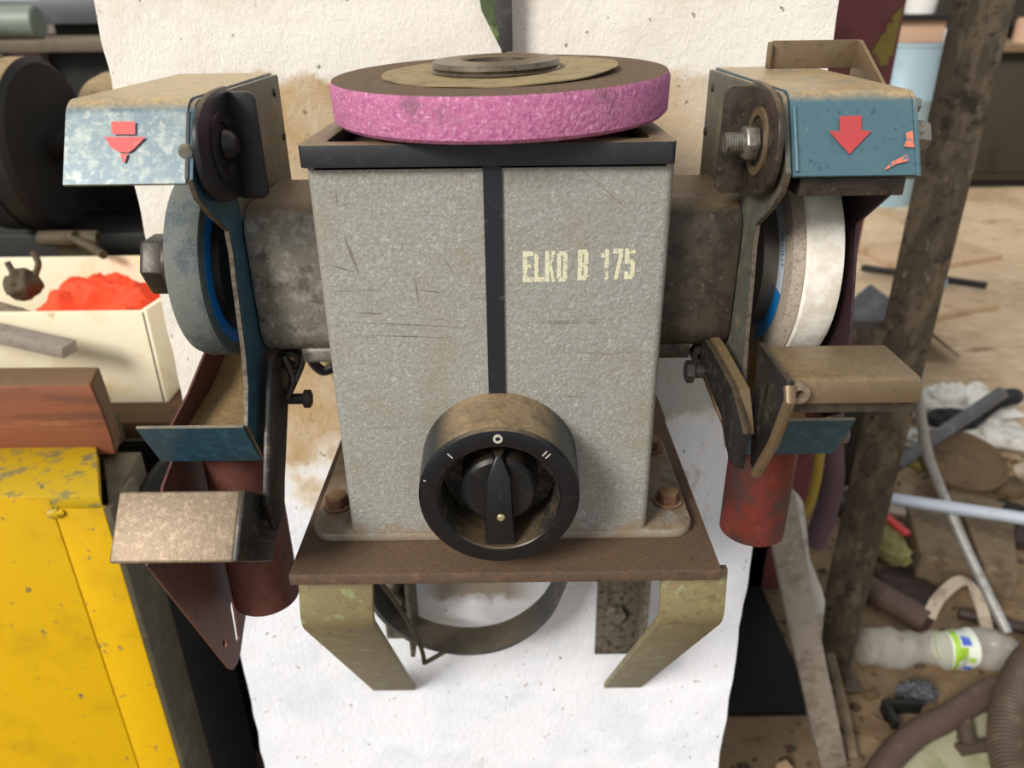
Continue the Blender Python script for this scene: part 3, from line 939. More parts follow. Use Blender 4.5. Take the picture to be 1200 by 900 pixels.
        # folded eye-shield bracket lying on the dusty cover
        br = obj('shield_bracket', prism([(.1585, 1.2142), (.1585, 1.2285), (.1605, 1.2302), (.2120, 1.2302), (.2120, 1.2142)], .508, .5102, 'Y'), 'restbrown', g, bev=.0008)
        obj('bracket_wing', prism([(.510, 1.2302), (.503, 1.2302), (.4600, 1.2080), (.4600, 1.2020), (.510, 1.2020)], .2110, .2132, 'X'), 'restbrown', br, bev=.0006)
        obj('bracket_return', prism([(.5095, 1.2295), (.5030, 1.2295), (.5030, 1.2148), (.5095, 1.2148)], .1578, .1596, 'X'), 'restbrown', br, bev=.0006)
    # --- round adjuster plate with folded tab, inside face
    cy, cz = .4000, 1.1880
    dp = []
    for k in range(33):
        a = rad(-90 + 180 * k / 32)
        ca, sa = math.cos(a), math.sin(a)
        dp.append((.4205 - .0510 * max(ca, 0) ** .72, cz + .0275 * math.copysign(abs(sa) ** .80, sa)))
    ad = obj('adjuster_plate', prism(dp, X(.1345), X(.1378), 'X'), 'rubber' if L else 'brownsteel', G, bev=.0007)
    ti = X(.1205)
    tabp = rrect(min(X(.1375), ti), max(X(.1375), ti), 1.1585, 1.2130, .0045)
    obj('tab', prism(tabp, .4180, .4205, 'Y'), 'rubber' if L else 'brownsteel', ad, bev=.0006)
    obj('slot_ring', lathe([(.0125, 0), (.0165, 0), (.0165, -.0010), (.0125, -.0010), (.0125, 0)], (X(.1345), cy, cz), ax, 40), 'rubber' if L else 'restbrown', ad)
    if L:
        obj('dome_nut', lathe([(0, -.006), (.004, -.0055), (.0065, -.003), (.0075, 0), (0, 0)], (X(.1338), cy + .004, cz + .001), ax, 24), 'rubber', ad)
    else:
        obj('nut', hexhead((X(.1338), .4000, 1.1875), (-s, 0, 0), .0088, .0070), 'bolt', ad, bev=.0005)
        th = merge(cyl((X(.134), .4000, 1.1875), (X(.1178), .4000, 1.1875), .0046, n=16),
                   *[lathe([(.0046, -.0003), (.0052, 0), (.0046, .0003)], (X(.1185 + .0014 * k), .4000, 1.1875), ax, 16) for k in range(7)])
        obj('bolt', th, 'bolt', ad)

    obj('rivet', lathe([(0, 0), (.0026, .0002), (.0030, .0014), (0, .0014)], (X(.1392), .4010, 1.0170), ax, 14), 'edge', g)
    # --- lower lip, chute, outlet pipe
    obj('guard_lip', sheet([(.3805, 1.0398), (.3990, 1.0068)], .0020, X(.1425), X(.2030), 'X'), 'bluedeep', G)
    ch = obj('dust_chute', sheet([(.401, 1.0085), (.430, 1.0125), (.480, 1.0180), (.520, 1.0300), (.535, 1.0600)], .0020, X(.1425), X(.1975), 'X', .015), 'chute', G)
    obj('chute_side', prism([(.398, 1.0065), (.400, 1.022), (.44, 1.030), (.535, 1.062), (.535, 1.005), (.45, .998)], X(.1975), X(.1990), 'X'), 'rustred', ch)
    zb = .8670 if L else .9300
    px = X(.1715)
    py = .4370 if L else .4260
    pp = obj('outlet_pipe', pipe((px, py, zb), (px, py, 1.010), .0232 if L else .0212, .0016, 40), 'rustred' if L else 'redpipe', G)
    obj('pipe_inside', lathe([(0, .03), (.0195, .03), (.0195, .0002), (.0193, .0002), (.0193, .0295), (0, .0295)], (px, py, zb), (0, 0, 1), 32), 'dark_in', pp)
    if L:
        def slot(y0, z0, y1, z1, w):
            dv = Vector((y1 - y0, z1 - z0)).normalized()
            nv = Vector((-dv.y, dv.x)) * w
            a0 = math.atan2(dv.y, dv.x)
            return arcpoly((y1, z1), w, a0 - math.pi / 2, a0 + math.pi / 2, 6) + arcpoly((y0, z0), w, a0 + math.pi / 2, a0 + 1.5 * math.pi, 6)
        poly = [(.405, 1.003), (.386, .996), (.348, .967), (.4125, .8190), (.418, .8125), (.426, .8100), (.434, .8120), (.458, .8300), (.4655, .880), (.470, 1.003)]
        obj('swung_side_plate', prism(poly, X(.1990), X(.2006), 'X', [slot(.4385, .8560, .4355, .8260, .0030), slot(.4140, .8440, .4150, .8400, .0030)]), 'rustred', G,
            label='dark red-brown triangular side plate hanging open')

    # --- tool rest with its arm
    if L:
        # rest plate tilted about 45 degrees towards the viewer
        u = Vector((.0275, .0278)).normalized()     # (y,z) along plate depth
        nrm = Vector((-u.y, u.x))                    # up and forward
        p0 = Vector((.3258, .9868))
        Ld = .0385
        q = [p0, p0 + u * Ld, p0 + u * Ld - nrm * .0035, p0 - nrm * .0035]
        pl = obj('tool_rest', prism([tuple(v) for v in q], X(.2065), X(.1400), 'X'), 'rest', G, bev=.0016, seg=3, label='left tool rest, bare worn steel, tilted down')
        v0, v1 = p0 + nrm * .000, p0 + u * Ld
        dn = Vector((.0560, -.0450)).normalized()
        fl = [v1, v1 + dn * .072, v1 + dn * .072 - u * .012, v1 + dn * .060 - u * .028, v0 + dn * .062, v0]
        obj('rest_flange', prism([tuple(v) for v in fl], X(.1408), X(.1372), 'X'), 'restdark', pl, bev=.0008)
        for k in (.013, .022):
            a = v0 + u * k + dn * .030
            b = a + dn * .024
            obj('rib', sweep([(X(.1372), a.x, a.y), (X(.1372), b.x, b.y)], circ(.0015, 8)), 'restdark', pl)
        arm = [(.452, 1.0590), (.440, 1.0660), (.412, 1.0660), (.405, 1.0560), (.366, .9950), (.372, .9720), (.392, .9760), (.400, .9900)]
        am = obj('rest_arm', prism(arm, X(.1310), X(.1350), 'X'), 'restdark', G, bev=.0008)
        obj('bolt', merge(cyl((X(.131), .4310, 1.0300), (X(.1185), .4310, 1.0300), .0035), hexhead((X(.1215), .4310, 1.0300), (1, 0, 0), .0058, .0045)), 'darkbolt', am)
        obj('spring_clip', tube([(X(.130), .43, 1.060), (X(.126), .428, 1.045), (X(.1305), .426, 1.034), (X(.121), .432, 1.052), (X(.119), .433, 1.061)], .0022), 'darkbolt', am)
    else:
        rp = obj('tool_rest', sheet([(.3680, 1.0900), (.3260, 1.0900), (.3245, 1.0780)], -.0035, X(.1400), X(.2045), 'X', .0065), 'restbrown', G, bev=.0012, label='right tool rest, dusty brown folded plate')
        obj('front_lip', box(X(.1430), X(.2030), .3285, .3310, 1.0715, 1.0840), 'castdark', rp)
        fl = [(.366, 1.0930), (.320, 1.0930), (.3170, 1.0860), (.3280, 1.0560), (.3450, 1.0270), (.3520, 1.0280), (.3600, 1.0520)]
        sl = [(.3420, 1.0800), (.3460, 1.0800), (.3500, 1.0450), (.3465, 1.0440)]
        fg = obj('rest_flange', prism(fl, X(.1372), X(.1405), 'X', [sl]), 'restdark', rp, bev=.0005)
        obj('rolled_edge', sweep([(X(.1385), .3195, 1.0905), (X(.1385), .3160, 1.0850), (X(.1385), .3275, 1.0550), (X(.1385), .3445, 1.0265)], circ(.0028, 10)), 'restbrown', rp)
        obj('rolled_corner', lathe([(.0022, -.003), (.0050, -.003), (.0050, .003), (.0022, .003), (.0022, -.003)], (X(.1440), .3225, 1.0860), (0, 1, 0), 20), 'rest', rp)
        arm = [(.462, 1.0560), (.462, 1.0680), (.410, 1.0700), (.362, 1.0680), (.335, 1.0560), (.338, 1.0330), (.352, 1.0290), (.375, 1.0440)]
        am = obj('rest_arm', prism(arm, X(.1255), X(.1295), 'X'), 'restdark', G, bev=.0008)
        obj('arm_flange', sweep([(X(.1315), .455, 1.0690), (X(.1315), .410, 1.0708), (X(.1315), .360, 1.0680), (X(.1318), .345, 1.050)], [(-.0026, -.001), (.0026, -.001), (.0026, .001), (-.0026, .001)], up=(0, .05, 1)), 'restbrown', am)
        obj('bolt', merge(cyl((X(.1255), .4220, 1.0500), (X(.1165), .4220, 1.0500), .0042), hexhead((X(.1195), .4220, 1.0500), (-1, 0, 0), .0070, .0045)), 'darkbolt', am)
        obj('lock_screw', cyl((X(.2010), .398, 1.0200), (X(.2085), .398, 1.0200), .0065, n=14), 'sideplate', am)


side(-1)
side(1)

# ================================================================== pink wheel resting on the grinder's top rim
pc = Vector((-0.0045, 0.470, 1.1955))
W = thing('spare_grinding_wheel', pc, 'pink abrasive wheel lying flat on the grinder top, brown dust over its face', 'grinding wheel')
TILT = rad(-1.15)


def tl(g):
    return rot(rot(g, TILT, 'Y', pc), rad(2.3), 'X', pc)


pk = obj('abrasive_disc', tl(lathe([(.016, 0), (.0930, 0), (.0950, .0020), (.0955, .019), (.0940, .0218), (.016, .0218), (.016, 0)], pc, (0, 0, 1), 128)), 'grit_pink', W)
lab = lathe([(.017, .0219), (.0665, .0221), (.0665, .0227), (.017, .0226), (.017, .0219)], pc, (0, 0, 1), 96)
lab = ([(v[0], v[1], v[2] + .0022 * max(0, (v[0] - pc.x) / .066) ** 2 + (.0002 if v[2] > 0 else 0) * math.sin(9 * math.atan2(v[1] - pc.y, v[0] - pc.x)) * (math.hypot(v[0] - pc.x, v[1] - pc.y) > .05)) for v in lab[0]], lab[1])
obj('paper_label', tl(lab), 'label_tan', W)
obj('steel_bushing', tl(lathe([(.0165, .0222), (.0350, .0222), (.0366, .0235), (.0352, .0248), (.0368, .0260), (.0350, .0285), (.0205, .0292), (.0175, .0280), (.0165, .0120), (.0165, .0222)], (pc.x - .002, pc.y, pc.z), (0, 0, 1), 72)), 'bushing', W)

# ================================================================== wall bracket under the grinder
B = thing('mounting_bracket', (-0.006, 0.50, 0.56), 'rusty steel base plate on green flat-bar struts fixed to the white pillar', 'bracket')
obj('base_plate', prism([(-.1372, .3675), (.1262, .3675), (.1262, .6195), (-.1372, .6195)], .9342, .9425, 'Z'), 'plate', B, bev=.0012)
for x0, x1, sh_ in ((-.1350, -.0885, -.0235), (.0920, .1335, .0065)):
    V, F = sheet([(.3785, .9338), (.3745, .8950), (.6185, .5680)], -.0055, x0, x1, 'X', .012)
    V = [(x + sh_ * min(1, max(0, (.935 - z) / .367)), y, z) for x, y, z in V]
    obj('strut', (V, F), 'flatbar', B, bev=.0006)
for x0, x1, zb in ((-.1360, -.1010, .650), (.0855, .1310, .6240)):
    a = obj('angle_iron', box(x0, x1, .6130, .6185, zb, .9335), 'angle', B, bev=.0008)
    obj('angle_web', box(x1 - .0045, x1, .5750, .6130, zb + .012, .9335), 'angle', a, bev=.0006)
    obj('bolt', hexhead(((x0 + x1) / 2 - .004, .6130, zb + .060), (0, -1, 0), .012, .008), 'angle', a)

# belt loop, wire and hook that hang around the bracket
path = [(-.1420, .585, .850), (-.1430, .585, .785), (-.1385, .582, .748), (-.120, .580, .714), (-.088, .578, .690), (-.045, .577, .681), (-.005, .578, .690), (.028, .580, .718), (.045, .585, .752), (.054, .588, .790), (.056, .590, .860)]
tag(obj('drive_belt', sweep(smoothpath(path, 7), [(-.002, -.017), (.002, -.017), (.002, .017), (-.002, .017)], up=(0, 1, 0)), 'beltgrey'),
    'dark grey flat belt loop hanging below the base plate', 'belt')
tag(obj('bent_wire', tube([(-.1300, .550, .810), (-.1226, .550, .783), (-.1085, .550, .753), (-.0957, .550, .720), (-.0893, .550, .695), (-.0884, .550, .6823), (-.0860, .550, .6815), (-.0672, .552, .6930)], .0022), 'wire'),
    'thin bent wire dangling inside the dark belt loop', 'wire')
tag(obj('cable_hook', merge(tube([(-.1480, .612, .935), (-.1475, .610, .960), (-.1525, .608, .985), (-.1620, .606, 1.0010), (-.1705, .604, .9950), (-.1725, .604, .9800), (-.165, .606, .9680), (-.156, .608, .9700)], .0045), tube([(-.148, .612, .936), (-.1500, .611, .926), (-.1545, .611, .923)], .0045)), 'rubber'),
    'black cable hooked around the pillar beside the grinder body', 'cable')

bl = thing('hanging_blade', (-.008, .612, 1.222), 'pointed green and grey steel strip hanging on the pillar above the pink wheel', 'blade')
obj('blade_web', prism([(-.0225, 1.33), (-.0205, 1.2600), (-.0185, 1.248), (-.0040, 1.2205), (-.0035, 1.33)], .609, .612, 'Y'), 'greenblade', bl)
obj('blade_spine', prism([(-.0105, 1.33), (-.0100, 1.2550), (-.0045, 1.2200), (.0035, 1.2215), (.0025, 1.33)], .6035, .609, 'Y'), 'greyblade', bl, bev=.0008)

# ================================================================== left: yellow cabinet, timber, card box
YC = thing('yellow_cabinet', (-.62, .80, 0), 'chipped yellow metal cabinet at the lower left, dark side panel', 'cabinet')
obj('front_panel', box(-.95, -.4345, .600, .606, .02, .8440), 'yellow', YC, bev=.001)
obj('corner_panel', prism([(-.4335, .600), (-.3865, .600), (-.3865, .606), (-.4335, .606)], .02, .8300, 'Z'), 'yellow', YC, bev=.001)
obj('seam', box(-.4350, -.4330, .6015, .606, .02, .835), 'seam', YC)
tp = obj('top_panel', prism([(-.95, .6005), (-.3870, .6005), (-.4330, .690), (-.95, .690)], .8310, .8450, 'Z'), 'yellowtop', YC, bev=.001)
obj('ledge', prism([(-.3850, .607), (-.3830, .607), (-.3960, .705), (-.46, .705), (-.46, .700), (-.4300, .692)], .800, .8290, 'Z'), 'olive', YC, bev=.001)
obj('deck', box(-.95, -.455, .6905, .785, .800, .8340), 'olive', YC)
obj('blob', blob((-.4320, .5995, .8260), (.008, .004, .005), 10, .5, 3, 2), 'yellowtop', YC)
obj('side_panel', box(-.3865, -.3800, .600, .655, .02, .8300), 'olive', YC, bev=.001)
obj('side_back', box(-.3950, -.3880, .655, .785, .02, .8000), 'soot', YC)
obj('back_panel', box(-.95, -.39, .778, .785, .02, .8000), 'soot', YC)

tb = [(-.80, .690), (-.4230, .690), (-.4290, .735), (-.80, .735)]
wb = thing('timber_block', (-.6, .71, .836), 'red-brown hardwood beam end lying on the yellow cabinet', 'timber')
fr = [(-.80, .8350), (-.4150, .8350), (-.4155, .860), (-.4175, .890), (-.4215, .9160)]
endx = {.8350: -.4310, .860: -.4312, .890: -.4325, .9160: -.4345}
bv = [(x, .690, z) for x, z in fr] + [(-.80, .690, .9175)]
bv += [(endx.get(z, x) if x > -.7 else x, .735, z) for x, z in fr] + [(-.80, .735, .9175)]
n = 6
obj('beam', (bv, [tuple(range(n)), tuple(range(n, 2 * n))] + [(i, (i + 1) % n, n + (i + 1) % n, n + i) for i in range(n)]), 'woodred', wb, bev=.002)
ev = []
for x, z in fr[1:]:
    ev += [(x + .0002, .6925, z), (endx[z] + .0012, .7335, z)]
obj('end_grain', (ev, [(2 * i, 2 * i + 1, 2 * i + 3, 2 * i + 2) for i in range(3)]), 'woodend', wb)
obj('bolt_hole', cyl((-.5430, .6890, .853), (-.5430, .6905, .853), .008), 'soot', wb)

st = thing('machine_stand', (-.6, 1.1, 0), 'black machine stand in shadow between the cabinet and the pillar', 'stand')
obj('column', box(-.98, -.335, .990, 1.55, 0, .770), 'soot', st, bev=.01)
obj('table_top', box(-1.1, -.38,   .800, 1.70, .790, .8130), 'woodend', st, bev=.003)
obj('apron', box(-1.08, -.40, .985, 1.66, .765, .790), 'soot', st)

bx = thing('card_box', (-.65, .95, .8135), 'open white card tray holding an orange rag', 'box')
obj('front_wall', box(-.88, -.4310, .850, .856, .8135, .9340), 'card', bx, bev=.001)
obj('rear_wall', box(-.88, -.4450, 1.055, 1.061, .8135, .9400), 'card', bx, bev=.001)
obj('right_wall', prism([(.850, .8135), (1.061, .8135), (1.061, .936), (.950, .9290), (.850, .9360)], -.4350, -.4280, 'X'), 'card', bx, bev=.001)
obj('left_wall', box(-.88, -.874, .850, 1.061, .8135, .9340), 'card', bx, bev=.001)
obj('bottom', box(-.876, -.434, .855, 1.056, .8135, .8200), 'card', bx)


def cloth(c, sx, sy, h, rz, seed, nx=56, ny=40, fold=.012):
    ca, sa = math.cos(rz), math.sin(rz)
    V, F = [], []
    for j in range(ny + 1):
        for i in range(nx + 1):
            a, b = 2 * i / nx - 1, 2 * j / ny - 1
            rr = 1 + .16 * noise.noise(Vector((math.atan2(b, a) * 1.7, seed, 0)))
            k = max(abs(a), abs(b))
            n = math.hypot(a, b)
            if n > 0:
                x, y = a * k / n * rr, b * k / n * rr
            else:
                x = y = 0
            e = max(0, 1 - k ** 2.4)
            f = noise.ridged_multi_fractal(Vector((x * 1.5 + seed, y * 2.6 - x * .8, seed)), 1.0, 2.1, 3, .9, 2.0)
            z = h * e * (.7 + .3 * noise.noise(Vector((x * 1.6, y * 1.6, seed + 5)))) + fold * (f - .9) * min(1, e * 3)
            px, py = x * sx, y * sy
            V.append((c[0] + px * ca - py * sa, c[1] + px * sa + py * ca, c[2] + max(z, 0)))
    for j in range(ny):
        for i in range(nx):
            q = j * (nx + 1) + i
            F.append((q, q + 1, q + nx + 2, q + nx + 1))
    n0 = len(V)
    V += [(v[0], v[1], c[2] - .004) for v in V]
    F += [tuple(n0 + x for x in reversed(q)) for q in F[:nx * ny]]
    ring = [i for i in range(nx + 1)] + [j * (nx + 1) + nx for j in range(1, ny + 1)] + [ny * (nx + 1) + i for i in range(nx - 1, -1, -1)] + [j * (nx + 1) for j in range(ny - 1, 0, -1)]
    for i in range(len(ring)):
        a, b = ring[i], ring[(i + 1) % len(ring)]
        F.append((b, a, a + n0, b + n0))
    return V, F


tag(obj('rag', cloth((-.5330, .952, .8950), .092, .080, .064, -.10, 2.9, 90, 70, fold=.026), 'orange', angle=80), 'crumpled bright orange rag in the white card tray', 'rag')
tag(obj('felt_scrap', cloth((-.715, .930, .8950), .120, .060, .032, -.2, 4.1, fold=.006), 'greycloth', angle=80), 'grey-brown felt scrap in the card tray, left of the orange rag', 'cloth')
kb = thing('metal_ball', (-.640, .965, .9180), 'dark lumpy metal ball with two stems beside the orange rag', 'ball')  # unknown dark object, modelled as a lumpy ball with stems
obj('head', blob((-.640, .965, .930), (.022, .022, .020), 14, .18, 2.5, 3), 'clay', kb)
obj('stem', tube([(-.628, .970, .935), (-.618, .975, .955), (-.624, .980, .970)], .004), 'clay', kb)
obj('stem', tube([(-.650, .970, .940), (-.658, .975, .958)], .004), 'clay', kb)
gb = sweep([(-.80, .855, .9580), (-.4995, .800, .9080)], [(-.012, -.007), (.012, -.007), (.012, .007), (-.012, .007)], up=(0, 0, 1))
tag(obj('stone_bar', gb, 'greybar', bev=.001), 'grey rectangular stone bar poking out over the card tray', 'bar')
cl = thing('spring_clamp', (-.62, 1.085, .8130), 'dark olive curled spring clamp behind the white card tray', 'clamp')
obj('jaw', sheet([(1.080, .8140), (1.082, .935), (1.070, .960), (1.085, .973), (1.095, .960)], .004, -.650, -.590, 'X', .012), 'clay', cl)
obj('curl', lathe([(.006, 0), (.011, 0), (.011, .050), (.006, .050), (.006, 0)], (-.668, 1.075, .962), (1, 0, 0), 20), 'clay', cl)
obj('strap', tube([(-.618, 1.07, .962), (-.590, 1.055, .9555), (-.560, 1.03, .9500)], .006), 'clay', cl)

# background polishing machine on the stand
pm = thing('polishing_machine', (-.66, 1.25, .8130), 'black machine with a large dark disc and dusty drum, far left', 'machine')
obj('large_disc', lathe([(0, 0), (.100, 0), (.1165, .004), (.118, .010), (.118, .075), (.110, .082), (0, .082)], (-.735, 1.145, 1.0790), (1, 0, 0), 64), 'sootdust', pm, label='large dark disc')
obj('disc_rim', lathe([(.1165, 0), (.1200, 0), (.1200, .012), (.1165, .012), (.1165, 0)], (-.700, 1.145, 1.0790), (1, 0, 0), 64), 'sootdust', pm)
obj('drum', lathe([(0, 0), (.100, 0), (.122, .012), (.130, .030), (.130, .170), (.120, .180), (0, .180)], (-.690, 1.36, 1.0320), (1, 0, 0), 64), 'sootdust', pm, label='black drum dusty on top')
obj('base_casting', merge(box(-.80, -.40, 1.13, 1.50, .8130, .955), box(-.78, -.46, 1.25, 1.50, .955, 1.03)), 'soot', pm, bev=.006)
obj('shaft', cyl((-.78, 1.145, 1.079), (-.62, 1.145, 1.079), .02), 'soot', pm)
obj('pin', cyl((-.60, 1.08, 1.083), (-.545, 1.08, 1.083), .006), 'darkbolt', pm)

# lathe table and things at the top left
lt = thing('steel_table', (-2.0, 2.9, 0), 'dusty steel machine table in the far upper left corner', 'table')
obj('table_top', box(-3.4, -.95, 2.35, 3.60, 1.150, 1.180), 'tablesteel', lt, bev=.004)
obj('apron', box(-3.3, -1.05, 2.42, 2.50, 1.02, 1.150), 'soot', lt)
obj('leg', box(-1.42, -1.33, 2.38, 2.47, 0, 1.150), 'paletan', lt, bev=.004)
obj('leg', box(-1.58, -1.53, 2.40, 2.48, 0, 1.150), 'brownblock', lt, bev=.004)
obj('cabinet_base', box(-1.30, -.80, 2.50, 3.40, 0, 1.150), 'soot', lt, bev=.01)
obj('cabinet_base', box(-3.2, -1.62, 2.60, 3.40, 0, 1.0), 'darkcab', lt, bev=.01)
tag(obj('round_bar', lathe([(0, 0), (.040, 0), (.045, .005), (.045, .60), (.040, .605), (0, .605)], (-1.98, 2.50, 1.2255), (1, 0, .0), 28), 'palegreen'), 'pale grey-green round bar lying on the far steel table', 'bar')
tag(obj('grey_slab', box(-1.75, -1.05, 2.85, 3.20, 1.2150, 1.2900), 'scrap_grey', bev=.004), 'dark grey metal slab on the far steel table', 'slab')
tag(obj('slab_foot', box(-1.55, -1.10, 2.90, 3.15, 1.1810, 1.2145), 'soot', bev=.002), 'black spacer under the grey slab on the far table', 'spacer')

# ================================================================== right: rack, column, scrap
rk = thing('steel_rack', (.65, 1.16, 0), 'dark mottled steel rack upright with crossbars to the right of the pillar', 'rack')
cx, cyy = .6480, 1.165
sq = [(cx + x, cyy + y) for x, y in ((-.047, -.012), (.016, -.048), (.047, .012), (-.016, .048))]
obj('upright', rough(prism(sq, 0, 2.3, 'Z'), .0, 20), 'post', rk, bev=.004)
obj('crossbar', box(.30, .630, 1.150, 1.195, .735, .775), 'post', rk, bev=.004)
obj('crossbar', box(.50, .625, 1.150, 1.185, 1.015, 1.048), 'post', rk, bev=.004)
obj('foot', box(.60, .70, 1.11, 1.22, 0, .010), 'post', rk, bev=.002)

mc = thing('maroon_column', (.585, 1.45, 0), 'maroon painted steel column with an ochre smear behind the right guard', 'column')
obj('shaft', box(.500, .665, 1.42, 1.56, 0, 2.6), 'maroon', mc, bev=.008)
obj('paint_smear', prism([(.610, 1.150), (.655, 1.155), (.657, 1.245), (.640, 1.225), (.622, 1.180)], 1.4185, 1.4197, 'Y'), 'ochre', mc)

pln = sweep([(.3880, .940, .605), (.4700, .945, .335), (.5770, .950, .004)], [(-.023, -.009), (.023, -.009), (.023, .009), (-.023, .009)], up=(0, 1, 0))
tag(obj('leaning_plank', pln, 'wood', bev=.001), 'grey weathered wooden plank leaning beside the pillar', 'plank')
sb = prism([(.405, .600), (.430, .575), (.456, .545), (.472, .486), (.484, .434), (.514, .371), (.525, .343), (.532, .266), (.560, .10), (.575, .0), (.560, .0), (.49, .25), (.42, .46)], 1.000, 1.018, 'Y')
tag(obj('split_board', sb, 'whitewood', bev=.0015), 'pale split board with a jagged edge behind the grey plank', 'board')
tag(obj('thick_hose', tube([(.500, 1.09, .76), (.508, 1.08, .68), (.518, 1.07, .60), (.529, 1.07, .54), (.529, 1.07, .475), (.520, 1.07, .41)], .0185, n=20), 'purplehose'), 'thick purple-brown hose hanging behind the red outlet pipe', 'hose')
tag(obj('yellow_cable', tube([(.475, 1.04, .74), (.483, 1.04, .67), (.4857, 1.04, .62), (.4881, 1.04, .565), (.4842, 1.04, .512), (.470, 1.045, .48)], .0075), 'yellowcable'), 'dull yellow cable hanging beside the purple-brown hose', 'cable')
cr = thing('black_crate', (.46, 1.3, 0), 'black crate in deep shade at the foot of the pillar', 'crate')  # crate added as a black stand-in for the shaded area
obj('rear_panel', box(.27, .585, 1.42, 1.44, 0, .50), 'soot', cr)
obj('side_panel', box(.27, .285, 1.06, 1.42, 0, .46), 'soot', cr)
obj('shelf', box(.285, .585, 1.20, 1.42, .30, .315), 'soot', cr)
obj('bottom', box(.285, .585, 1.06, 1.42, 0, .012), 'soot', cr)
tag(obj('pale_pipe_end', pipe((.395, 1.16, .335), (.445, 1.28, .335), .018, .003), 'strapwhite'), 'pale pipe stub lying in the black crate', 'pipe')

# --- floor scrap
tag(obj('pale_pipe', cyl((.870, 1.50, .205), (1.60, 1.235, .225), .0145, n=20), 'whitepipe'), 'straight pale blue-grey pipe lying across the scrap heap', 'pipe')
tag(obj('curved_conduit', tube([(.875, 1.51, .66), (.882, 1.51, .584), (.888, 1.51, .51), (.908, 1.51, .439), (.955, 1.515, .32), (1.020, 1.515, .20), (1.045, 1.42, .115), (1.072, 1.257, .014)], .0115, n=14), 'galv'), 'curved galvanised conduit rising from the scrap heap', 'conduit')
tag(obj('grey_bar', sweep([(1.050, 1.790, .110), (1.455, 2.030, .205)], circ(.022, 6), up=(0, 0, 1)), 'greysteel', bev=.002), 'dark grey hexagonal bar pointing up to the right over the rusty disc', 'bar')
tag(obj('rusty_disc', rot(lathe([(0, 0), (.115, 0), (.120, .004), (.120, .018), (.112, .022), (.106, .017), (0, .017)], (1.265, 1.85, .078), (0, 0, 1), 48), rad(14), 'X', (1.265, 1.85, .078)), 'rustdisc'), 'round rusty brown disc below the grey bar', 'disc')
bk = [(1.020, 1.640), (.958, 1.440), (1.075, 1.405), (1.135, 1.600)]
tag(obj('steel_block', prism(bk, .004, .080, 'Z'), 'brownblock', bev=.003), 'rusty brown block, left of the two under the pale pipe', 'block')
bk = [(1.145, 1.600), (1.085, 1.400), (1.150, 1.372), (1.245, 1.560)]
tag(obj('steel_block', prism(bk, .004, .078, 'Z'), 'brownblock', bev=.003), 'rusty brown block, right of the two under the pale pipe', 'block')
tag(obj('flat_plate', prism([(.868, 1.460), (.954, 1.490), (1.000, 1.380), (.915, 1.300)], .004, .018, 'Z'), 'darkplate', bev=.001), 'dark steel offcut plate lying left of the bottle neck', 'plate')
tag(obj('brown_tube', cyl((.800, 1.42, .03), (.905, 1.275, .03), .030, n=24), 'brownhose'), 'short dark brown tube stub beside the rack foot', 'tube')
brh = thing('brush', (.94, 1.53, 0), 'old brush with dirty yellow bristles and red back near the rack', 'brush')
obj('bristles', rot(blob((.915, 1.540, .048), (.036, .085, .042), 18, .22, 4, 2), rad(20), 'Z', (.915, 1.54, .048)), 'bristle', brh)
obj('back', sweep([(.910, 1.640, .098), (.950, 1.500, .098)], [(-.010, -.005), (.010, -.005), (.010, .005), (-.010, .005)], up=(0, 0, 1)), 'redstrip', brh, bev=.001)

# crushed water bottle
ba = Vector((.712, 1.185, .050))
bb = Vector((1.045, 1.175, .050))
prof = [(0, 0), (.030, 0), (.044, .012), (.046, .06), (.039, .10), (.033, .13), (.043, .155), (.046, .17), (.046, .25), (.042, .285), (.030, .315), (.015, .330), (.014, .345), (0, .345)]
fine = []
for i in range(len(prof) - 1):
    for k in range(4):
        t = k / 4
        fine.append((prof[i][0] * (1 - t) + prof[i + 1][0] * t, prof[i][1] * (1 - t) + prof[i + 1][1] * t))
fine.append(prof[-1])
bo = thing('plastic_bottle', (.88, 1.18, 0), 'crushed clear plastic bottle with a green and white label', 'bottle')
obj('shell', dented(fine, ba, bb), 'bottle', bo, angle=60)


def lbl(name, r, h0, h1, d0, d1, mt):
    n = max(3, int((d1 - d0) / 7))
    obj(name, dented([(r, h0 + (h1 - h0) * i / 4) for i in range(5)], ba, bb, n, rad(d0), rad(d1)), mt, bo)


lbl('label', .0470, .172, .226, 0, 360, 'labelpaper')
lbl('label_green', .0474, .175, .186, 0, 360, 'labelgreen')
lbl('label_blue', .0478, .189, .210, 283, 308, 'labelnavy')
lbl('label_blue', .0478, .203, .219, 22, 42, 'labelnavy')
lbl('label_green', .0476, .186, .202, 312, 352, 'labelgreen')
lbl('label_emblem', .0480, .205, .217, 340, 358, 'labelgreen')
obj('cap', lathe([(0, .340), (.0165, .340), (.0165, .362), (0, .362)], ba, bb - ba, 24), 'capblue', bo)
tag(obj('web_strap', sweep(smoothpath([(.90, 1.27, .050), (.93, 1.30, .075), (.985, 1.33, .098), (1.015, 1.33, .085), (1.030, 1.30, .05), (1.030, 1.265, .02)], 7), [(-.013, -.003), (.013, -.003), (.013, .003), (-.013, .003)], up=(0, 0, 1)), 'strapwhite'),
    'dirty white webbing strap looped behind the bottle', 'strap')
tag(obj('dark_rod', cyl((1.00, 1.32, .015), (1.50, 1.10, .02), .013, n=14), 'darkplate'), 'dark round rod on the floor right of the bottle', 'rod')
tag(obj('rubber_hose', tube([(.56, .83, .035), (.655, .925, .032), (.735, .985, .032), (.80, 1.015, .034), (.87, 1.050, .036), (.945, 1.085, .036), (1.03, 1.10, .03)], .0235, n=18), 'brownhose'), 'smooth brown rubber hose running across the floor at lower right', 'hose')
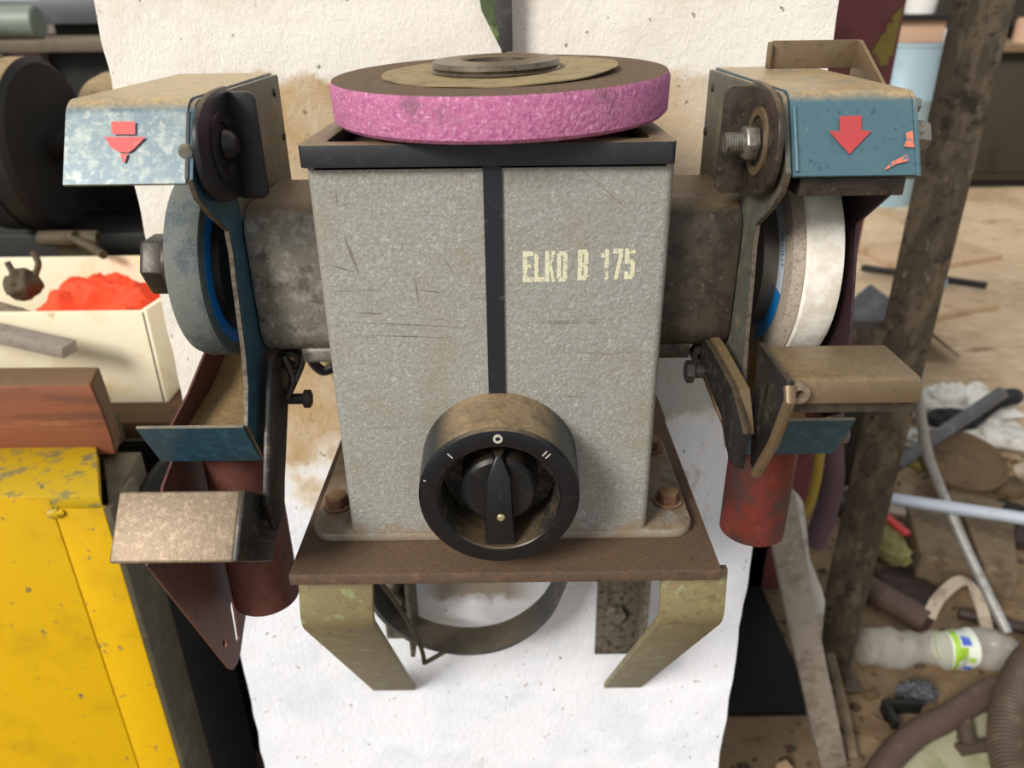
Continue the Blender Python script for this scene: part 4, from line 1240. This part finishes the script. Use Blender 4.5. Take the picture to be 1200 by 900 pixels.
tag(obj('pipe_tee', merge(cyl((.852, 1.035, .03), (.838, .975, .012), .016, n=14), cyl((.815, .970, .012), (.905, .985, .012), .012, n=14)), 'corrhose'), 'small dark pipe tee below the brown hose', 'fitting')
# corrugated hose arc
cp = smoothpath([(1.14, 1.125, .125), (1.06, 1.120, .120), (.985, 1.080, .112), (.930, 1.025, .100), (.880, .960, .088), (.850, .895, .076), (.838, .83, .068), (.838, .76, .060)], 28)
cd = [1.0 + (.11 if i % 3 == 1 else 0) for i in range(len(cp))]
tag(obj('corrugated_hose', sweep(cp, circ(.0300, 16), radii=cd), 'corrhose'), 'ribbed dark brown hose curving at the lower right corner', 'hose')
tag(obj('enamel_pan', rot(lathe([(0, 0), (.100, 0), (.112, .014), (.112, .020), (.098, .016), (0, .010)], (.990, .920, .012), (0, 0, 1), 40), rad(4), 'X', (.990, .920, .012)), 'speckled'), 'speckled blue-white enamel lid inside the ribbed hose curve', 'lid')
tag(obj('spotted_board', rough(prism([(.60, .84), (.68, .93), (.76, 1.03), (.84, 1.08), (.94, 1.05), (.96, .90), (.90, .74), (.70, .70)], .001, .008, 'Z'), .002, 9), 'paleslab'), 'pale mould-spotted board on the floor below the brown hose', 'board')
vent = thing('slotted_guard', (.90, .80, 0), 'rounded grey slotted metal cover in the lower right corner', 'cover')
obj('dome', lathe([(.105, 0), (.105, .02), (.095, .045), (.070, .060), (0, .064)], (.985, .745, 0.0), (0, 0, 1), 40), 'angle', vent)
for k in range(3):
    obj('slot', sweep([(.945, .795 - .022 * k, .0585), (1.015, .798 - .022 * k, .0605)], [(-.004, -.003), (.004, -.003), (.004, .003), (-.004, .003)], up=(0, 0, 1)), 'soot', vent)
tag(obj('thin_strip', sweep([(.600, 1.085, .14), (.612, 1.02, .07), (.618, .960, .008)], [(-.008, -.002), (.008, -.002), (.008, .002), (-.008, .002)], up=(0, 1, .3)), 'brownblock'), 'narrow rusty strip standing at the foot of the rack', 'strip')

# white and black rags beyond the bar
tag(obj('bundled_rag', blob((1.470, 2.20, .055), (.150, .100, .075), 28, .42, 3.4, 5, flat=-.055), 'ragwhite'), 'white rag bundle on the floor behind the grey bar', 'rag')
tag(obj('bundled_rag', blob((1.335, 2.03, .040), (.15, .060, .045), 28, .35, 3.2, 8, flat=-.040), 'ragwhite'), 'flattened white rag in front of the white bundle', 'rag')
tag(obj('black_sleeve', tube([(1.44, 2.085, .10), (1.48, 2.085, .145), (1.54, 2.11, .150), (1.60, 2.17, .12)], .026, n=16), 'ragblack'), 'black crumpled sleeve lying over the white rag bundle', 'sleeve')
tag(obj('black_sleeve', blob((1.34, 2.05, .108), (.085, .05, .024), 16, .3, 2.6, 3), 'ragblack'), 'black rag wad beside the curved conduit', 'rag')
tag(obj('white_offcut', prism([(1.44, 2.08), (1.56, 2.02), (1.53, 1.94), (1.42, 1.99)], .05, .085, 'Z'), 'ragwhite', bev=.006), 'white block offcut right of the rusty disc', 'block')
tag(obj('dark_bracket', prism([(1.60, 2.02), (1.74, 2.08), (1.80, 1.96), (1.66, 1.88)], .02, .16, 'Z'), 'soot', bev=.004), 'black steel bracket at the right edge beyond the rusty disc', 'bracket')
tag(obj('mustard_strap', tube([(1.06, 1.95, .05), (1.10, 1.88, .08), (1.16, 1.84, .07)], .016), 'ochre'), 'mustard coloured strap end left of the rusty disc', 'strap')
tag(obj('bent_strap', tube([(1.42, 1.62, .02), (1.44, 1.60, .12), (1.40, 1.66, .19), (1.34, 1.72, .13)], .020), 'strapwhite'), 'bent pale strap hoop at the right edge of the heap', 'strap')
# loose scrap between lid and blocks
mats = ['darkplate', 'scrap_grey', 'brownblock', 'soot', 'rustdisc', 'greysteel', 'strapwhite', 'darkplate', 'soot']
names = ['dark steel', 'grey sheet', 'rusty brown', 'black', 'rust orange', 'bright steel', 'pale painted', 'dark steel', 'black']
spots = [(1.02, 1.80, 'left of the rusty disc'), (1.10, 1.70, 'in front of the rusty disc'), (1.22, 1.70, 'under the curved conduit'), (1.32, 1.70, 'behind the right block'),
         (1.40, 1.80, 'right of the rusty disc'), (.93, 1.72, 'behind the brush'), (1.03, 1.72, 'between brush and rusty disc'), (1.34, 1.58, 'beside the right block'), (1.54, 1.58, 'at the right edge by the pale hoop')]
for i, ((x, y, where), mt) in enumerate(zip(spots, mats)):
    n = 5 + i % 3
    ph = i * 1.3
    w, h = .05 + .012 * (i % 4), .028 + .006 * (i % 3)
    pol = [(x + w * (1 + .35 * math.sin(3 * a + ph)) * math.cos(a), y + h * 1.4 * (1 + .3 * math.cos(2 * a + ph)) * math.sin(a)) for a in [2 * math.pi * k / n + ph for k in range(n)]]
    if sum(pol[k][0] * pol[(k + 1) % n][1] - pol[(k + 1) % n][0] * pol[k][1] for k in range(n)) < 0:
        pol.reverse()
    gg = prism(pol, .012, .030 + .01 * (i % 3), 'Z')
    gg = rot(gg, rad(8 * math.sin(ph)), 'X', (x, y, .02))
    tag(obj('metal_scrap', gg, mt, bev=.002), names[i] + ' scrap piece ' + where, 'scrap', 'scrap pieces on the floor')
tag(obj('rusty_chip', prism([(.695, 1.110), (.722, 1.117), (.728, 1.098), (.703, 1.092)], .003, .010, 'Z'), 'rustdisc', bev=.001), 'rusty brown chip on the floor below the bottle base', 'chip')
tag(obj('angle_bracket', merge(box(.715, .790, 1.060, 1.072, .001, .030), box(.715, .727, 1.020, 1.060, .001, .030)), 'soot', bev=.001), 'small black angle bracket on the floor below the bottle', 'bracket')
tag(obj('crumpled_foil', blob((.800, 1.100, .016), (.036, .022, .016), 16, .6, 4.5, 6, flat=-.016), 'scrap_grey'), 'crumpled grey foil on the floor under the bottle', 'foil')
tag(obj('wood_chip', prism([(.470, .945), (.492, .955), (.500, .935), (.484, .922), (.468, .930)], .002, .014, 'Z'), 'scrap_tan', bev=.002), 'tan wood chip on the floor left of the leaning plank', 'chip')
tag(obj('flat_washer', pipe((.700, .980, .002), (.700, .980, .006), .020, .010), 'rustdisc'), 'rusty flat washer on the floor left of the brown hose', 'washer')
tag(obj('torn_card', rough(prism([(.640, 1.02), (.690, 1.06), (.720, 1.03), (.735, .99), (.680, 1.005)], .002, .006, 'Z'), .002, 30), 'benchwood'), 'torn brown card on the floor by the brown hose', 'card')
# filings and rubble: nobody could count them
V, F = [], []
for i in range(1100):
    x, y = random.uniform(.30, 1.7), random.uniform(.75, 2.0)
    r = random.uniform(.002, .006) if random.random() < .85 else random.uniform(.007, .013)
    n = len(V)
    a = random.uniform(0, 6.28)
    for k in range(5):
        t = a + 1.2566 * k
        q = r * random.uniform(.7, 1.3)
        V.append((x + q * 1.3 * math.cos(t), y + q * math.sin(t), .0))
    for k in range(5):
        t = a + 1.2566 * k + .3
        q = r * random.uniform(.3, .8)
        V.append((x + q * math.cos(t), y + q * math.sin(t), r * random.uniform(.4, 1.0)))
    F += [(n + k, n + (k + 1) % 5, n + 5 + (k + 1) % 5, n + 5 + k) for k in range(5)] + [tuple(n + 5 + k for k in range(5)), tuple(n + 4 - k for k in range(5))]
rb = tag(obj('rubble', (V, F), 'soil', smooth=False), 'small brown rubble and filings strewn over the floor', 'rubble')
rb['kind'] = 'stuff'

# --- far floor scraps seen beside the white wheel
tag(obj('tan_board', prism([(1.95, 4.2), (2.55, 4.4), (2.65, 4.0), (2.0, 3.75)], 0, .03, 'Z'), 'scrap_tan', bev=.004), 'tan board lying on the far floor left of the rack', 'board')
tag(obj('tan_board', prism([(1.60, 3.35), (2.10, 3.55), (2.20, 3.25), (1.65, 3.05)], 0, .03, 'Z'), 'scrap_tan', bev=.004), 'nearer tan board on the floor beside the white wheel', 'board')
tag(obj('black_rod', cyl((1.78, 3.75, .045), (2.25, 3.45, .045), .018, n=12), 'soot'), 'black rod across the tan boards on the far floor', 'rod')
tag(obj('folded_sheet', sheet([(1.32, .02), (1.50, .20), (1.72, .03)], .006, 2.68, 3.05, 'Y', .01), 'scrap_grey'), 'folded dark grey sheet on the floor behind the rack', 'sheet')
tag(obj('blue_offcut', prism([(1.16, 2.38), (1.30, 2.42), (1.32, 2.28), (1.20, 2.22)], .01, .05, 'Z'), 'scrap_blue', bev=.003), 'pale blue offcut on the floor left of the rack', 'offcut')
tag(obj('tan_offcut', rot(prism([(1.22, 2.52), (1.40, 2.56), (1.44, 2.42), (1.26, 2.38)], .05, .08, 'Z'), rad(18), 'X', (1.3, 2.45, .06)), 'scrap_tan', bev=.003), 'tan offcut leaning behind the pale blue offcut', 'offcut')
tag(obj('black_box', box(1.02, 1.16, 2.10, 2.75, 0, .12), 'soot', bev=.006), 'black box on the floor beside the tan offcut', 'box')
tag(obj('dark_chest', box(.72, 1.00, 1.85, 2.15, 0, .42), 'darkcab', bev=.01), 'dark olive trunk standing behind the rack crossbar', 'trunk')
tag(obj('small_castor', cyl((2.02, 3.52, .035), (2.08, 3.50, .035), .034, n=18), 'scrap_blue'), 'small pale blue castor on the far floor right of the rack', 'castor')

# --- workbenches at the back right
wbn = thing('workbench', (3.9, 6.1, 0), 'long dark olive workbench at the far upper right', 'workbench')
obj('worktop', box(2.75, 5.6, 5.65, 6.6, .940, .985), 'benchwood', wbn, bev=.005)
obj('cabinet_body', box(3.30, 5.5, 5.75, 6.5, .06, .940), 'darkcab', wbn, bev=.01)
obj('plinth', box(3.35, 5.5, 5.80, 6.45, 0, .06), 'soot', wbn)
obj('door_panel', box(4.05, 4.60, 5.735, 5.75, .12, .88), 'maroon', wbn, bev=.004)
obj('door_panel', box(3.40, 3.98, 5.735, 5.75, .12, .88), 'darkcab', wbn, bev=.004)
obj('leg', box(2.80, 2.92, 5.70, 5.82, 0, .940), 'soot', wbn, bev=.004)
db = thing('blue_drum', (2.62, 5.4, 0), 'pale blue sheet-metal drum standing before the far workbench', 'drum')
obj('barrel', lathe([(0, 0), (.20, 0), (.20, .30), (.206, .31), (.206, .33), (.20, .34), (.20, .66), (.206, .67), (.206, .69), (.20, .70), (.20, .995), (.206, 1.0), (.206, 1.02), (.19, 1.02), (0, 1.0)], (2.60, 5.40, 0), (0, 0, 1), 40), 'paleblue', db)
tag(obj('tan_carton', box(2.42, 2.74, 5.28, 5.52, 1.0205, 1.150), 'tanbox', bev=.004), 'tan carton on top of the pale blue drum', 'carton')
tag(obj('dark_tray', box(2.34, 2.86, 5.24, 5.58, 1.1505, 1.185), 'soot', bev=.004), 'dark tray on the tan carton', 'tray')
tag(obj('white_tub', lathe([(0, 0), (.09, 0), (.10, .12), (.106, .125), (.106, .14), (0, .14)], (2.62, 5.42, 1.1855), (0, 0, 1), 24), 'jar'), 'white tub on the dark tray above the drum', 'tub')
tag(obj('leaning_sheet', box(2.84, 3.06, 5.45, 5.50, 0, .98), 'paleblue', bev=.004), 'pale blue sheet panel leaning between drum and workbench', 'panel')
items = [('jar', 2.98, 5.80, .06, .10, 'white jar at the left end of the far workbench'), ('jar', 3.16, 5.85, .05, .14, 'taller white jar on the far workbench'),
         ('reddish', 3.86, 5.85, .07, .13, 'red tin on the far workbench right of the rack'), ('jar', 4.02, 5.82, .09, .09, 'wide white tub on the far workbench'),
         ('tanbox', 3.68, 5.95, .09, .16, 'tan tin beside the red tin on the far workbench')]
for mt, x, y, r, h, lab_ in items:
    tag(obj('tin', lathe([(0, 0), (r, 0), (r, h * .9), (r * .92, h * .93), (r * .92, h), (0, h)], (x, y, .9855), (0, 0, 1), 24), mt), lab_, 'tin', 'tins on the far workbench')
tag(obj('black_vise', merge(box(4.14, 4.40, 5.75, 6.0, .9855, 1.12), box(4.18, 4.36, 5.65, 5.75, 1.03, 1.12)), 'soot', bev=.01), 'black vise on the far workbench at the right edge', 'vise')
sh = thing('wall_shelf', (3.3, 8.6, 0), 'dark storage shelf along the back wall', 'shelf')
obj('shelf_board', box(1.6, 6.5, 8.5, 8.95, 1.02, 1.06), 'soot', sh)
obj('shelf_back', box(1.6, 6.5, 8.9, 8.97, 0, 1.5), 'darkcab', sh)
obj('shelf_post', box(1.6, 1.7, 8.5, 8.9, 0, 1.5), 'soot', sh)
obj('shelf_post', box(6.4, 6.5, 8.5, 8.9, 0, 1.5), 'soot', sh)
